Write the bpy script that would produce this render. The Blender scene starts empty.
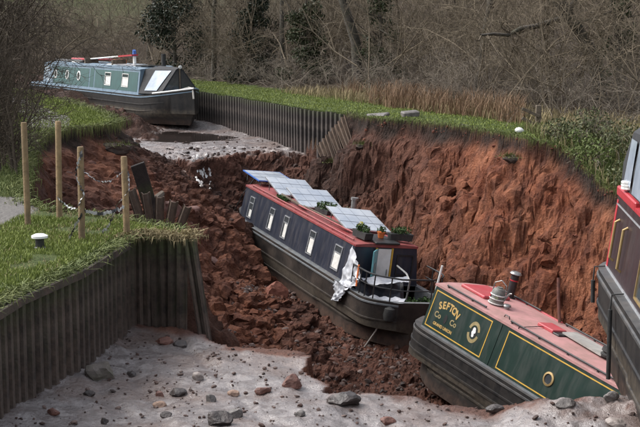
import bpy, bmesh, math, random
import numpy as np
from mathutils import Matrix, Vector, Euler

random.seed(7)
RNG = np.random.default_rng(11)
S = bpy.context.scene
COL = S.collection
rad = math.radians

# ------------------------------------------------------------------ camera, sky, sun, exposure
FOC, HORIZON, CAM_H = 1300.0, 20.0, 2.75          # in pixels of the 640 x 427 photograph / metres
PITCH = math.atan((213.5 - HORIZON) / FOC)
cd = bpy.data.cameras.new('camera')
cam = bpy.data.objects.new('camera', cd)
COL.objects.link(cam)
cam.location = (0, 0, CAM_H)
cam.rotation_euler = (math.pi / 2 - PITCH, 0, 0)
cd.sensor_width = 36.0
cd.lens = 36.0 * FOC / 640.0
cd.clip_end = 2000
S.camera = cam

SUN_EL, SUN_AZ = rad(50), rad(285)
w = bpy.data.worlds.new('World')
S.world = w
w.use_nodes = True
nt = w.node_tree
sky = nt.nodes.new('ShaderNodeTexSky')
sky.sky_type = 'NISHITA'
sky.sun_disc = False
sky.sun_elevation = SUN_EL
sky.sun_rotation = SUN_AZ
sky.dust_density = 4.0
sky.air_density = 1.0
hsv = nt.nodes.new('ShaderNodeHueSaturation')
hsv.inputs['Saturation'].default_value = 0.34       # overcast: nearly neutral light
nt.links.new(sky.outputs[0], hsv.inputs['Color'])
nt.links.new(hsv.outputs[0], nt.nodes['Background'].inputs[0])
nt.nodes['Background'].inputs[1].default_value = 0.15
sd = bpy.data.lights.new('sun', 'SUN')
sd.energy = 1.0
sd.angle = rad(30)
sd.color = (1, 0.97, 0.93)
so = bpy.data.objects.new('sun', sd)
COL.objects.link(so)
so.rotation_euler = (math.pi / 2 - SUN_EL, 0, math.pi - SUN_AZ)
S.view_settings.view_transform = 'Standard'
S.view_settings.look = 'None'
S.view_settings.gamma = 1
S.view_settings.use_curve_mapping = False
S.view_settings.exposure = 1.15

# pixel of the photograph -> point of a level plane (the ground, bed or wall top it touches)
_F = Vector((0, math.cos(PITCH), -math.sin(PITCH)))
_U = Vector((0, math.sin(PITCH), math.cos(PITCH)))
def at(px, py, z):
    d = _F + Vector((1, 0, 0)) * ((px - 320) / FOC) - _U * ((py - 213.5) / FOC)
    return Vector((0, 0, CAM_H)) + d * ((z - CAM_H) / d.z)

# ------------------------------------------------------------------ noise
def _hash(ix, iy, s):
    n = (ix.astype(np.int64) * 374761393 + iy.astype(np.int64) * 668265263 + s * 974634777) & 0x7fffffff
    n = ((n ^ (n >> 13)) * 1274126177) & 0x7fffffff
    return ((n ^ (n >> 16)) & 0xffff) / 65535.0
def vnoise(x, y, s=0):
    ix, iy = np.floor(x), np.floor(y)
    fx, fy = x - ix, y - iy
    fx, fy = fx * fx * (3 - 2 * fx), fy * fy * (3 - 2 * fy)
    a, b = _hash(ix, iy, s), _hash(ix + 1, iy, s)
    c, d = _hash(ix, iy + 1, s), _hash(ix + 1, iy + 1, s)
    return (a + (b - a) * fx) * (1 - fy) + (c + (d - c) * fx) * fy
def fbm(x, y, o=4, s=0, ridged=False):
    t, a, n = 0, 1, 0
    for i in range(o):
        v = vnoise(x * 2 ** i + 17.3 * i, y * 2 ** i - 9.1 * i, s + i)
        if ridged: v = 1 - abs(2 * v - 1)
        t = t + a * v; n += a; a *= 0.5
    return t / n * 2 - 1

def vnoise3(x, y, z, s=0):
    iz = np.floor(z); fz = z - iz; fz = fz * fz * (3 - 2 * fz)
    a = vnoise(x + 37.7 * iz, y - 21.3 * iz, s); b = vnoise(x + 37.7 * (iz + 1), y - 21.3 * (iz + 1), s)
    return a + (b - a) * fz
def fbm3(x, y, z, o=4, s=0, ridged=False):
    t, a, n = 0, 1, 0
    for i in range(o):
        k = 2 ** i; v = vnoise3(x * k + 5.1 * i, y * k - 3.7 * i, z * k + 1.9 * i, s + i)
        if ridged: v = 1 - abs(2 * v - 1)
        t = t + a * v; n += a; a *= .55
    return t / n
def cells(x, y, s=0):
    # rounded lumps: distance to the nearest of jittered points
    ix, iy = np.floor(x), np.floor(y); best = np.full(x.shape, 9.0); hid = np.zeros(x.shape)
    for dx in (-1, 0, 1):
        for dy in (-1, 0, 1):
            jx, jy = ix + dx, iy + dy
            px = jx + .15 + .7 * _hash(jx, jy, s); py = jy + .15 + .7 * _hash(jx, jy, s + 7)
            d = np.hypot(x - px, y - py); m = d < best
            best = np.where(m, d, best); hid = np.where(m, _hash(jx, jy, s + 13), hid)
    return np.sqrt(np.clip(1 - (best / .75) ** 2, 0, 1)) * (.25 + .75 * hid)

# ------------------------------------------------------------------ materials
MATS = {}
def newmat(name):
    m = bpy.data.materials.new(name)
    m.use_nodes = True
    return m, m.node_tree, m.node_tree.nodes['Principled BSDF']
def N(t, kind, **kw):
    n = t.nodes.new(kind)
    for k, v in kw.items(): setattr(n, k, v)
    return n
def mixc(t, fac, a, b, blend='MIX'):
    n = N(t, 'ShaderNodeMix', data_type='RGBA', blend_type=blend)
    for sock, v in ((n.inputs[0], fac), (n.inputs[6], a), (n.inputs[7], b)):
        if hasattr(v, 'is_linked'): t.links.new(v, sock)
        elif isinstance(v, (int, float)): sock.default_value = v
        else: sock.default_value = (*v[:3], 1)
    return n.outputs[2]
def noise(t, scale, detail=4, rough=0.55, vec=None, dist=0.0):
    n = N(t, 'ShaderNodeTexNoise')
    n.inputs['Scale'].default_value = scale
    n.inputs['Detail'].default_value = detail
    n.inputs['Roughness'].default_value = rough
    n.inputs['Distortion'].default_value = dist
    if vec is None:
        c = N(t, 'ShaderNodeTexCoord'); vec = c.outputs['Object']
    t.links.new(vec, n.inputs['Vector'])
    return n.outputs['Fac']
def ramp(t, fac, lo, hi):
    n = N(t, 'ShaderNodeMapRange')
    n.inputs[1].default_value, n.inputs[2].default_value = lo, hi
    t.links.new(fac, n.inputs[0])
    return n.outputs[0]
def math_(t, op, a, b):
    n = N(t, 'ShaderNodeMath', operation=op)
    for s, v in zip(n.inputs, (a, b)):
        if hasattr(v, 'is_linked'): t.links.new(v, s)
        else: s.default_value = v
    return n.outputs[0]
def bump(t, b, h, strength, dist=0.02):
    n = N(t, 'ShaderNodeBump')
    n.inputs['Strength'].default_value = strength
    n.inputs['Distance'].default_value = dist
    t.links.new(h, n.inputs['Height'])
    t.links.new(n.outputs[0], b.inputs['Normal'])
def surf(name, c1, c2, scale=6, rough=0.6, bumps=0.3, metal=0.0, lo=0.35, hi=0.65, dirt=None, dirt_amt=0.6, streak=False, spec=None, rand=0.0, bands=()):
    """two-tone noise surface, with optional grime (own shape, world scale)"""
    if name in MATS: return MATS[name]
    m, t, b = newmat(name)
    tc = N(t, 'ShaderNodeTexCoord')
    n1 = noise(t, scale, 6, 0.6, tc.outputs['Object'])
    col = mixc(t, ramp(t, n1, lo, hi), c1, c2)
    if rand:
        oi = N(t, 'ShaderNodeObjectInfo')
        v = math_(t, 'ADD', math_(t, 'MULTIPLY', oi.outputs['Random'], rand * 2), 1 - rand)
        cc = N(t, 'ShaderNodeCombineColor')
        for i in range(3): t.links.new(v, cc.inputs[i])
        col = mixc(t, 1.0, col, cc.outputs[0], 'MULTIPLY')
    if dirt:
        vec = tc.outputs['Object']
        if streak:
            mp = N(t, 'ShaderNodeMapping'); mp.inputs['Scale'].default_value = (5, 5, 0.7)
            t.links.new(vec, mp.inputs[0]); vec = mp.outputs[0]
        nd = noise(t, 1.6 if not streak else 1.3, 7, 0.68, vec)
        f = math_(t, 'MULTIPLY', ramp(t, nd, 0.46, 0.70), dirt_amt)
        col = mixc(t, f, col, dirt)
        sp = noise(t, 38, 4, .7, tc.outputs['Object'], .3)      # fine splashes and chips
        col = mixc(t, math_(t, 'MULTIPLY', ramp(t, sp, .60, .68), dirt_amt * .55), col, dirt)
        r = N(t, 'ShaderNodeMapRange'); r.inputs[3].default_value = rough; r.inputs[4].default_value = 0.85
        t.links.new(f, r.inputs[0]); t.links.new(r.outputs[0], b.inputs['Roughness'])
    else:
        b.inputs['Roughness'].default_value = rough
    for z0, z1, soft, bc, amt in bands:                     # tide lines, scum and algae at a height of the thing itself
        sx = N(t, 'ShaderNodeSeparateXYZ'); t.links.new(tc.outputs['Object'], sx.inputs[0])
        zz = math_(t, 'ADD', sx.outputs['Z'], math_(t, 'MULTIPLY', noise(t, 5, 5, .65, tc.outputs['Object']), .22)); zz = math_(t, 'SUBTRACT', zz, .11)
        f = math_(t, 'MULTIPLY', ramp(t, zz, z0 - soft, z0 + soft), ramp(t, zz, z1 + soft, z1 - soft))
        f = math_(t, 'MULTIPLY', f, math_(t, 'MULTIPLY', ramp(t, noise(t, 9, 5, .7, tc.outputs['Object']), .3, .6), amt))
        col = mixc(t, f, col, bc)
    t.links.new(col, b.inputs['Base Color'])
    b.inputs['Metallic'].default_value = metal
    if spec is not None: b.inputs['Specular IOR Level'].default_value = spec
    if bumps: bump(t, b, noise(t, scale * 4, 5, 0.6, tc.outputs['Object']), bumps)
    MATS[name] = m
    return m
def leafmat(name, c1, c2, scale=3.0, rough=0.6, trans=0.25):
    m, t, b = newmat(name)
    geo = N(t, 'ShaderNodeNewGeometry')
    r = geo.outputs['Random Per Island']
    n1 = noise(t, scale, 3)
    f = math_(t, 'ADD', math_(t, 'MULTIPLY', r, 0.55), math_(t, 'MULTIPLY', ramp(t, n1, 0.3, 0.7), 0.45))
    t.links.new(mixc(t, f, c1, c2), b.inputs['Base Color'])
    b.inputs['Roughness'].default_value = rough
    b.inputs['Specular IOR Level'].default_value = 0.2
    MATS[name] = m
    return m

MUD = (0.13, 0.075, 0.055)
M_hullblack = surf('hull_blacking', (0.009, 0.009, 0.010), (0.022, 0.020, 0.019), 3, 0.5, 0.25, spec=.3, bands=((.30, .55, .06, (.085, .07, .052), .7), (-.1, .18, .08, (.10, .062, .045), .5)), dirt=(0.042, 0.034, 0.029), dirt_amt=0.45, streak=True)
M_hullmuddy = surf('hull_muddy', (0.014, 0.012, 0.012), (0.032, 0.026, 0.022), 3, 0.55, 0.3, spec=.3, bands=((.34, .60, .06, (.075, .062, .045), .6), (-.1, .22, .08, (.10, .058, .042), .7)), dirt=(0.075, 0.055, 0.043), dirt_amt=0.6)
M_gunwale = surf('gunwale_grey', (0.09, 0.10, 0.11), (0.15, 0.16, 0.165), 5, 0.5, 0.2, dirt=(0.10, 0.085, 0.075), dirt_amt=0.7)
M_gunwaledark = surf('gunwale_dark', (0.035, 0.036, 0.037), (0.07, 0.068, 0.066), 5, 0.5, 0.2, dirt=(0.09, 0.075, 0.065), dirt_amt=0.6)
M_navy = surf('cabin_navy', (0.014, 0.018, 0.031), (0.022, 0.027, 0.043), 2.5, 0.38, 0.06, dirt=(0.06, 0.05, 0.048), dirt_amt=0.42, streak=True)
M_redroof = surf('roof_red', (0.22, 0.035, 0.038), (0.30, 0.06, 0.06), 4, 0.5, 0.12, dirt=(0.16, 0.08, 0.065), dirt_amt=0.6)
M_green = surf('cabin_green', (0.006, 0.020, 0.016), (0.010, 0.028, 0.022), 2.5, 0.36, 0.05, dirt=(0.035, 0.036, 0.03), dirt_amt=0.35, streak=True)
M_yellow = surf('lining_yellow', (0.46, 0.27, 0.035), (0.55, 0.34, 0.06), 8, 0.45, 0.0)
M_gold = surf('lettering_gold', (0.40, 0.25, 0.07), (0.50, 0.33, 0.12), 14, 0.45, 0.0)
M_letterdim = surf('lettering_dim', (0.22, 0.17, 0.07), (0.30, 0.24, 0.12), 14, 0.5, 0.0)
M_pinkroof = surf('roof_faded_pink', (0.46, 0.23, 0.225), (0.38, 0.195, 0.185), 3, 0.6, 0.1, dirt=(0.24, 0.15, 0.125), dirt_amt=0.85)
M_hatchred = surf('hatch_red', (0.44, 0.055, 0.07), (0.38, 0.05, 0.06), 5, 0.42, 0.05, dirt=(0.28, 0.13, 0.11), dirt_amt=0.5)
M_teal = surf('cabin_teal', (0.010, 0.060, 0.062), (0.014, 0.075, 0.074), 3, 0.4, 0.04, dirt=(0.05, 0.07, 0.065), dirt_amt=0.35, streak=True)
M_paleblue = surf('trim_pale_blue', (0.105, 0.165, 0.225), (0.15, 0.215, 0.275), 4, 0.45, 0.05, dirt=(0.085, 0.095, 0.10), dirt_amt=0.5, streak=True)
M_maroon = surf('cabin_maroon', (0.020, 0.011, 0.013), (0.032, 0.015, 0.017), 3, 0.35, 0.05, dirt=(0.06, 0.045, 0.042), dirt_amt=0.3, streak=True)
M_brightred = surf('paint_bright_red', (0.34, 0.018, 0.028), (0.42, 0.03, 0.04), 5, 0.38, 0.04, dirt=(0.2, 0.05, 0.05), dirt_amt=0.3)
M_gold_metal = surf('brass_trim', (0.33, 0.23, 0.10), (0.42, 0.30, 0.14), 9, 0.4, 0.05, metal=0.5)
M_white = surf('white_paint', (0.62, 0.62, 0.60), (0.74, 0.74, 0.72), 4, 0.5, 0.05, dirt=(0.36, 0.33, 0.29), dirt_amt=0.45)
M_curtain = surf('curtain_white', (0.50, 0.49, 0.46), (0.66, 0.65, 0.62), 9, 0.85, 0.1)
M_glass = surf('window_glass', (0.035, 0.04, 0.045), (0.06, 0.065, 0.07), 2, 0.08, 0.0)
M_screen = surf('hood_window', (0.22, 0.27, 0.33), (0.34, 0.39, 0.46), 2, 0.12, 0.05)
M_canvas = surf('hood_canvas', (0.010, 0.011, 0.013), (0.020, 0.021, 0.024), 6, 0.8, 0.3)
M_metal = surf('grey_metal', (0.22, 0.22, 0.22), (0.34, 0.34, 0.33), 8, 0.4, 0.1, metal=0.7)
M_alu = surf('aluminium_frame', (0.42, 0.44, 0.46), (0.55, 0.56, 0.58), 8, 0.35, 0.0, metal=0.6)
M_blackmetal = surf('black_metal', (0.010, 0.010, 0.011), (0.025, 0.024, 0.024), 8, 0.45, 0.15)
M_rubber = surf('black_rubber', (0.014, 0.014, 0.014), (0.03, 0.029, 0.028), 8, 0.75, 0.3)
M_tarp = surf('tarp_silver', (0.34, 0.36, 0.40), (0.56, 0.57, 0.60), 3, 0.4, 0.25, dirt=(0.22, 0.2, 0.19), dirt_amt=0.6)
M_tarpdark = surf('tarp_dark', (0.018, 0.02, 0.028), (0.045, 0.048, 0.06), 3, 0.5, 0.3)
M_orange = surf('orange_plastic', (0.55, 0.13, 0.03), (0.62, 0.17, 0.05), 6, 0.5, 0.05)
M_bluedoor = surf('door_teal', (0.10, 0.27, 0.30), (0.14, 0.33, 0.36), 5, 0.45, 0.05)
M_blue = surf('blue_paint', (0.03, 0.10, 0.36), (0.05, 0.14, 0.42), 5, 0.45, 0.05)
M_timber = surf('post_timber', (0.17, 0.115, 0.058), (0.27, 0.185, 0.095), 9, 0.8, 0.5, rand=0.2, dirt=(0.09, 0.07, 0.045), dirt_amt=.7, streak=True)
M_oldwood = surf('weathered_wood', (0.075, 0.058, 0.042), (0.14, 0.11, 0.08), 10, 0.9, 0.5)
M_greyboard = surf('grey_board', (0.25, 0.24, 0.225), (0.34, 0.325, 0.30), 5, 0.75, 0.2, dirt=(0.13, 0.12, 0.10), dirt_amt=0.5)
M_rope = surf('rope_grey', (0.30, 0.28, 0.25), (0.42, 0.40, 0.37), 30, 0.9, 0.5)
M_tape = None

# ------------------------------------------------------------------ mesh helper
def tag(o, label=None, cat=None, group=None, kind=None):
    if label: o['label'] = label
    if cat: o['category'] = cat
    if group: o['group'] = group
    if kind: o['kind'] = kind
    return o
def empty(name, loc=(0, 0, 0), rot=None):
    o = bpy.data.objects.new(name, None)
    COL.objects.link(o)
    o.empty_display_size = 0.2
    o.location = loc
    if rot: o.rotation_euler = rot
    return o
def mesh_np(name, V, Fc, mat, parent=None, smooth=False, uvisland=False):
    """V (n,3); Fc list of index arrays, each (m,k)"""
    me = bpy.data.meshes.new(name)
    V = np.asarray(V, np.float32)
    if isinstance(Fc, np.ndarray): Fc = [Fc]
    Fc = [np.asarray(f, np.int32) for f in Fc if len(f)]
    loops = np.concatenate([f.ravel() for f in Fc])
    tot = np.concatenate([np.full(len(f), f.shape[1], np.int32) for f in Fc])
    start = np.concatenate([[0], np.cumsum(tot)[:-1]]).astype(np.int32)
    me.vertices.add(len(V)); me.vertices.foreach_set('co', V.ravel())
    me.loops.add(len(loops)); me.loops.foreach_set('vertex_index', loops)
    me.polygons.add(len(tot)); me.polygons.foreach_set('loop_start', start)
    me.polygons.foreach_set('loop_total', tot)
    me.polygons.foreach_set('use_smooth', np.full(len(tot), smooth))
    me.update(calc_edges=True); me.validate()
    if mat: me.materials.append(mat)
    o = bpy.data.objects.new(name, me)
    COL.objects.link(o)
    if parent: o.parent = parent
    return o
class MB:
    def __init__(s): s.v = []; s.f = []
    def add(s, vs, fs, M=None):
        b = len(s.v)
        s.v += [tuple(M @ Vector(p)) if M is not None else tuple(p) for p in vs]
        s.f += [tuple(b + i for i in f) for f in fs]
        return s
    def box(s, x0, x1, y0, y1, z0, z1, M=None, bev=0.0):
        if bev:
            b = min(bev, (x1-x0)*.45, (y1-y0)*.45, (z1-z0)*.45)
            bm = bmesh.new()
            bmesh.ops.create_cube(bm, size=1)
            for q in bm.verts:
                q.co = Vector(((x0+x1)/2+q.co.x*(x1-x0), (y0+y1)/2+q.co.y*(y1-y0), (z0+z1)/2+q.co.z*(z1-z0)))
            bmesh.ops.bevel(bm, geom=bm.edges[:], offset=b, segments=1, affect='EDGES')
            bm.verts.index_update()
            s.add([q.co[:] for q in bm.verts], [[q.index for q in f.verts] for f in bm.faces], M)
            bm.free(); return s
        v = [(x, y, z) for x in (x0, x1) for y in (y0, y1) for z in (z0, z1)]
        f = [(0,1,3,2), (4,6,7,5), (0,4,5,1), (2,3,7,6), (0,2,6,4), (1,5,7,3)]
        return s.add(v, f, M)
    def tube(s, pts, r, n=6, M=None, cap=True):
        pts = [Vector(p) for p in pts]
        if not hasattr(r, '__len__'): r = [r] * len(pts)
        vs, fs = [], []
        up = None
        for i, p in enumerate(pts):
            d = (pts[min(i+1, len(pts)-1)] - pts[max(i-1, 0)]).normalized()
            if up is None: up = d.orthogonal().normalized()
            a = (up - d * up.dot(d))
            a = a.normalized() if a.length > 1e-6 else d.orthogonal().normalized()
            up = a; b = d.cross(a)
            for k in range(n):
                t = 2 * math.pi * (k + .5) / n
                vs.append(p + (a * math.cos(t) + b * math.sin(t)) * r[i])
        for i in range(len(pts) - 1):
            for k in range(n):
                k2 = (k + 1) % n
                fs.append((i*n+k, i*n+k2, (i+1)*n+k2, (i+1)*n+k))
        if cap:
            fs.append(tuple(range(n))[::-1]); fs.append(tuple((len(pts)-1)*n + k for k in range(n)))
        return s.add(vs, fs, M)
    def lathe(s, prof, n=16, M=None):
        """prof list of (r, z)"""
        vs = [(r*math.cos(2*math.pi*k/n), r*math.sin(2*math.pi*k/n), z) for r, z in prof for k in range(n)]
        fs = [(i*n+k, i*n+(k+1) % n, (i+1)*n+(k+1) % n, (i+1)*n+k) for i in range(len(prof)-1) for k in range(n)]
        fs.append(tuple(range(n))[::-1]); fs.append(tuple((len(prof)-1)*n+k for k in range(n)))
        return s.add(vs, fs, M)
    def prism(s, poly, y0, y1, M=None):
        """poly in (x, z), extruded along y"""
        n = len(poly)
        vs = [(x, y0, z) for x, z in poly] + [(x, y1, z) for x, z in poly]
        fs = [tuple(range(n)), tuple(range(2*n-1, n-1, -1))] + [(i, i+n, (i+1) % n + n, (i+1) % n) for i in range(n)]
        return s.add(vs, fs, M)
    def loft(s, rings, closed=True, caps=True, M=None):
        n = len(rings[0]); vs = [p for r in rings for p in r]; fs = []
        for i in range(len(rings)-1):
            for k in range(n if closed else n-1):
                k2 = (k+1) % n
                fs.append((i*n+k, (i+1)*n+k, (i+1)*n+k2, i*n+k2))
        if caps:
            fs.append(tuple(range(n))); fs.append(tuple((len(rings)-1)*n+k for k in range(n))[::-1])
        return s.add(vs, fs, M)
    def build(s, name, mat, parent=None, smooth=False):
        me = bpy.data.meshes.new(name)
        me.from_pydata(s.v, [], s.f)
        bm = bmesh.new(); bm.from_mesh(me)
        bmesh.ops.recalc_face_normals(bm, faces=bm.faces)
        bm.to_mesh(me); bm.free()
        if smooth:
            me.polygons.foreach_set('use_smooth', [True]*len(me.polygons))
            me.set_sharp_from_angle(angle=rad(35))
        me.materials.append(mat)
        o = bpy.data.objects.new(name, me)
        COL.objects.link(o)
        if parent: o.parent = parent
        return o
def T(x, y, z): return Matrix.Translation((x, y, z))
def share(o, parent, M=None, name=None):
    c = o.copy(); COL.objects.link(c); c.parent = parent
    if M is not None: c.matrix_local = M
    return c

# ------------------------------------------------------------------ the ground: banks, drained canal bed, the hole, the hill
# outline of canal + hole, tag = how the ground falls inside it
OUT = [(-4.2, 3, 'wall'), (-3.2, 13.0, 'wall'), (-2.84, 14.4, 'wall'), (-2.55, 16.3, 'wall'), (-2.36, 16.75, 'wall'), (-1.70, 16.45, 'wall'),
       (-1.78, 16.75, 'cut'), (-2.5, 17.5, 'cut'), (-3.2, 18.2, 'cut'), (-3.9, 18.75, 'cut'), (-4.5, 19.5, 'cut'), (-5.0, 21, 'cut'),
       (-5.5, 24, 'cut'), (-6.3, 28, 'cut'), (-6.9, 31.0, 'far'), (-6.7, 32.6, 'far'), (-6.2, 33.6, 'far'), (-5.75, 34.4, 'far'),
       (-5.6, 35.6, 'bank'), (-6.5, 38.9, 'bank'), (-9.3, 46.4, 'bank'), (-11.2, 51, 'bank'), (-15.5, 60, 'bank'), (-22, 72, 'bank'),
       (-20, 76, 'wall'), (-9.6, 61, 'wall'), (-4.7, 50.9, 'wall'), (-2.7, 46.7, 'wall'), (-0.52, 41.2, 'wall'), (0.84, 38.9, 'cliff'),
       (1.46, 36.9, 'cliff'), (2.75, 35.7, 'cliff'), (3.85, 33.6, 'cliff'), (4.46, 32.2, 'cliff'), (4.95, 30.7, 'cliff'),
       (5.67, 30.3, 'cliff'), (6.1, 29, 'cliff'), (7.4, 26.6, 'cliff'), (9.2, 25, 'cliff'), (9.8, 20, 'cliff'), (9.0, 14, 'bank'), (8.0, 3, 'none')]
PROF = {'cliff': ([0, .10, .35, .9, 2.3, 3.4, 5, 60], [0, .45, .95, 1.9, 4.1, 5.1, 6.5, 90]),
        'cut': ([0, .10, .3, .8, 1.5, 60], [0, .6, 1.2, 2.4, 5, 90]),
        'far': ([0, .12, .7, 2.2, 3.4, 5, 60], [0, .35, .8, 1.7, 2.7, 4.6, 90]),
        'bank': ([0, .12, .4, .9, 1.4, 60], [0, .35, .7, 1.2, 5.0, 90])}
LIP_N = ([-9, -2.2, -1.5, -1.1, -0.6, -0.15, -0.08, 0.12, 1.07, 1.7, 2.5, 3.4, 5, 12],
         [16.6, 16.6, 16.15, 15.6, 15.5, 15.4, 14.6, 14.0, 13.95, 13.45, 13.15, 13.5, 15.2, 16])
LIP_F = ([-30, -6.5, -4.5, -3.9, -3.3, -2.0, -0.4, 0.5, 12], [38, 38.5, 39.6, 39.2, 40.2, 40.9, 40.7, 40.0, 39.0])

def zbank(X, Y):
    z = 0.04 * fbm(X * .8, Y * .8, 3, 3)
    z = z - 1.0 * np.exp(-(((X - 6.8) / 1.5) ** 2 + ((Y - 28.2) / 2.0) ** 2))       # slumped corner of the right bank
    dr = (X - np.interp(Y, [0, 25, 30, 35, 39, 47, 61, 76, 120], [8, 8, 5.5, 3.2, 1, -2.6, -9.6, -20, -50]))
    z = z + np.clip(dr - 4.5, 0, 60) * 0.10 * (dr > 0)                               # gentle rise under the thicket
    z = z + np.clip(Y - 66 + 0.2 * X, 0, 90) * 0.17                                  # the hillside behind
    z = z + np.clip(Y - 66 + .2 * X, 0, 12) * .05 * fbm(X * .15, Y * .15, 3, 8)
    return z

def seg_dist(X, Y, a, b):
    ax, ay = a[0], a[1]; dx, dy = b[0] - ax, b[1] - ay
    t = np.clip(((X - ax) * dx + (Y - ay) * dy) / (dx * dx + dy * dy), 0, 1)
    return np.hypot(X - ax - t * dx, Y - ay - t * dy), ax + t * dx, ay + t * dy
def inside(X, Y, poly):
    r = np.zeros(X.shape, bool)
    n = len(poly)
    for i in range(n):
        x0, y0 = poly[i][:2]; x1, y1 = poly[(i + 1) % n][:2]
        c = ((y0 > Y) != (y1 > Y)) & (X < (x1 - x0) * (Y - y0) / (y1 - y0 + 1e-12) + x0)
        r ^= c
    return r

def terrain(X, Y):
    X = np.asarray(X, float); Y = np.asarray(Y, float)
    wx = X + 0.16 * fbm(X * 1.3, Y * 1.3, 4, 21); wy = Y + 0.22 * fbm(X * 1.3, Y * 1.3, 4, 31)
    # piled walls keep straight edges: fade the warp near them
    dwall = np.full(X.shape, 99.0)
    n = len(OUT)
    for i in range(n):
        if OUT[i][2] == 'wall': dwall = np.minimum(dwall, seg_dist(X, Y, OUT[i], OUT[(i + 1) % n])[0])
    k = np.clip((dwall - 0.15) / 0.6, 0, 1)
    wx = X + (wx - X) * k; wy = Y + (wy - Y) * k
    ins = inside(wx, wy, OUT)
    zb = zbank(X, Y)
    # hole floor
    big = fbm(X * .55 + 3, Y * .55, 4, 41)
    mid = fbm(X * 1.9, Y * 1.9, 4, 51, True)
    fine = fbm(X * 6, Y * 6, 3, 61)
    floor = np.interp(Y, [14, 17, 20, 23, 27, 30, 37, 42], [-6.4, -6.2, -6.05, -5.6, -4.85, -4.55, -4.1, -3.5])
    left = np.clip(-1.6 - X, 0, 9)
    floor = floor + 0.58 * left - 0.03 * left ** 2
    rough_l = np.clip((0.6 - X) / 1.5, 0.12, 1)
    floor = floor + rough_l * (0.46 * big + 0.26 * mid) + 0.07 * fine
    qx = wx + .5 * fbm(X * 1.7, Y * 1.7, 4, 45); qy = wy + .5 * fbm(X * 1.7, Y * 1.7, 4, 46)
    lump = .26 * cells(qx * .9, qy * .9, 3) * cells(qx * .5, qy * .5, 9) * 1.4 + .12 * (fbm(qx * 3.0, qy * 3.0, 4, 49, True)) + .04 * cells(qx * 2.3, qy * 2.3, 5) * cells(wx * 1.1 + 4, wy * 1.1, 6) * 1.5 + .02 * cells(qx * 4.6, qy * 4.6, 15)
    floor = floor + lump * np.clip((1.2 - X) / 1.5, .25, 1)
    floor = floor + 0.55 * np.exp(-(((X + 1.55) / .8) ** 2 + ((Y - 31.6) / 1.0) ** 2))   # mound against the hull
    floor = floor + 0.5 * np.exp(-(((X + 2.6) / .7) ** 2 + ((Y - 36.2) / 1.2) ** 2))
    floor = floor + 0.6 * np.exp(-(((X + 4.1) / .6) ** 2 + ((Y - 37.2) / .8) ** 2))
    for bx, by, bz, yw, pt, ln in ((-1.597, 37.142, -3.976, -1.172, .069, 9.3), (2.619, 26.858, -4.711, -1.023, .168, 8.2)):   # hulls are bedded in the rubble, not under it
        lx = (X - bx) * math.cos(yw) + (Y - by) * math.sin(yw); lyy = -(X - bx) * math.sin(yw) + (Y - by) * math.cos(yw)
        lim = bz - lx * math.tan(pt) + .12 + np.clip(.30 - .12 * lx, 0, .5) + .12 * fbm(X * 2, Y * 2, 3, 47) + np.clip(abs(lyy) - 1.15, 0, 9) * np.where(lyy < 0, .34, .8) + np.clip(lx - ln, 0, 9) * 2 + np.clip(-1.6 - lx, 0, 9) * 2
        floor = np.minimum(floor, lim)
    z = floor
    kind = np.zeros(X.shape)                      # 0 floor rubble, 1 near bed, 2 far bed, 3 cliff
    gul = fbm(X * .9, Y * .9, 3, 71, True); rid = fbm(X * 2.6, Y * 2.6, 5, 81); blk = cells(X * 2.1 + .5 * rid, Y * 2.1, 83); blk2 = cells(X * 5.2, Y * 5.2, 87)
    for i in range(n):
        tg = OUT[i][2]
        if tg not in PROF: continue
        d, qx, qy = seg_dist(wx, wy, OUT[i], OUT[(i + 1) % n])
        amp = np.clip(d / 0.8, 0, 1) * (.25 if tg == 'bank' else 1)
        dd = np.maximum(d + amp * (0.40 * gul + 0.26 * rid - .03 * (blk - .35) - .02 * (blk2 - .35)), 0)
        zz = zbank(qx, qy) - np.interp(dd, *PROF[tg])
        kind = np.where(zz > z, 3.0, kind); z = np.maximum(z, zz)
    # near bed with its lip
    ly = np.interp(X + 0.22 * fbm(X * 2.2, Y * 2.2, 4, 91), *LIP_N) + 0.26 * fbm(X * 1.7, Y * .6, 4, 95)
    bed = -1.27 + 0.045 * fbm(X * .9, Y * .9, 4, 101) + 0.02 * fbm(X * 5, Y * 5, 3, 105)
    bed = bed + .035 * cells(X * 2.3, Y * 2.3, 161) * cells(X * .8, Y * .8, 163) + .022 * cells(X * 7, Y * 5, 165) * np.clip(fbm(X, Y, 3, 167) * 2 + .3, 0, 1) + .010 * cells(X * 15, Y * 15, 169)
    bed = bed + .016 * fbm(X * 11, Y * 8, 3, 173) * np.clip(fbm(X * .7, Y * .7, 3, 175) * 2 + .6, .2, 1)
    bed = bed - .045 * np.clip(fbm(X * 1.4 + Y * .5, Y * .5, 4, 171, True) - .35, 0, 1) * 2
    bed = bed + 0.10 * np.exp(-((dwall) / .5) ** 2)
    bed = bed - 0.10 * np.clip((X - .1) / .6, 0, 1) * np.clip((2.3 - X) / .5, 0, 1)
    bed = bed + np.clip((X - 1.75) / .5, 0, 1) * np.clip((4.2 - X) / .5, 0, 1) * np.exp(-((Y - 12.9) / .45) ** 2) * (0.02 + .05 * fbm(X * 2.4, Y * 2.4, 4, 111, True) + .10 * cells(X * 3.4, Y * 3.4, 113) + .04 * cells(X * 9, Y * 9, 115))
    zz = bed - np.interp(Y - ly, [-50, -.02, .06, .5, 2.2, 5, 30], [0, .0, .3, .7, 2.3, 5.5, 40])
    kind = np.where(zz > z, 1.0, kind); z = np.maximum(z, zz)
    # far bed with its lip
    lf = np.interp(X, *LIP_F) + 0.6 * fbm(X * .9, Y * .5, 4, 121)
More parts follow.
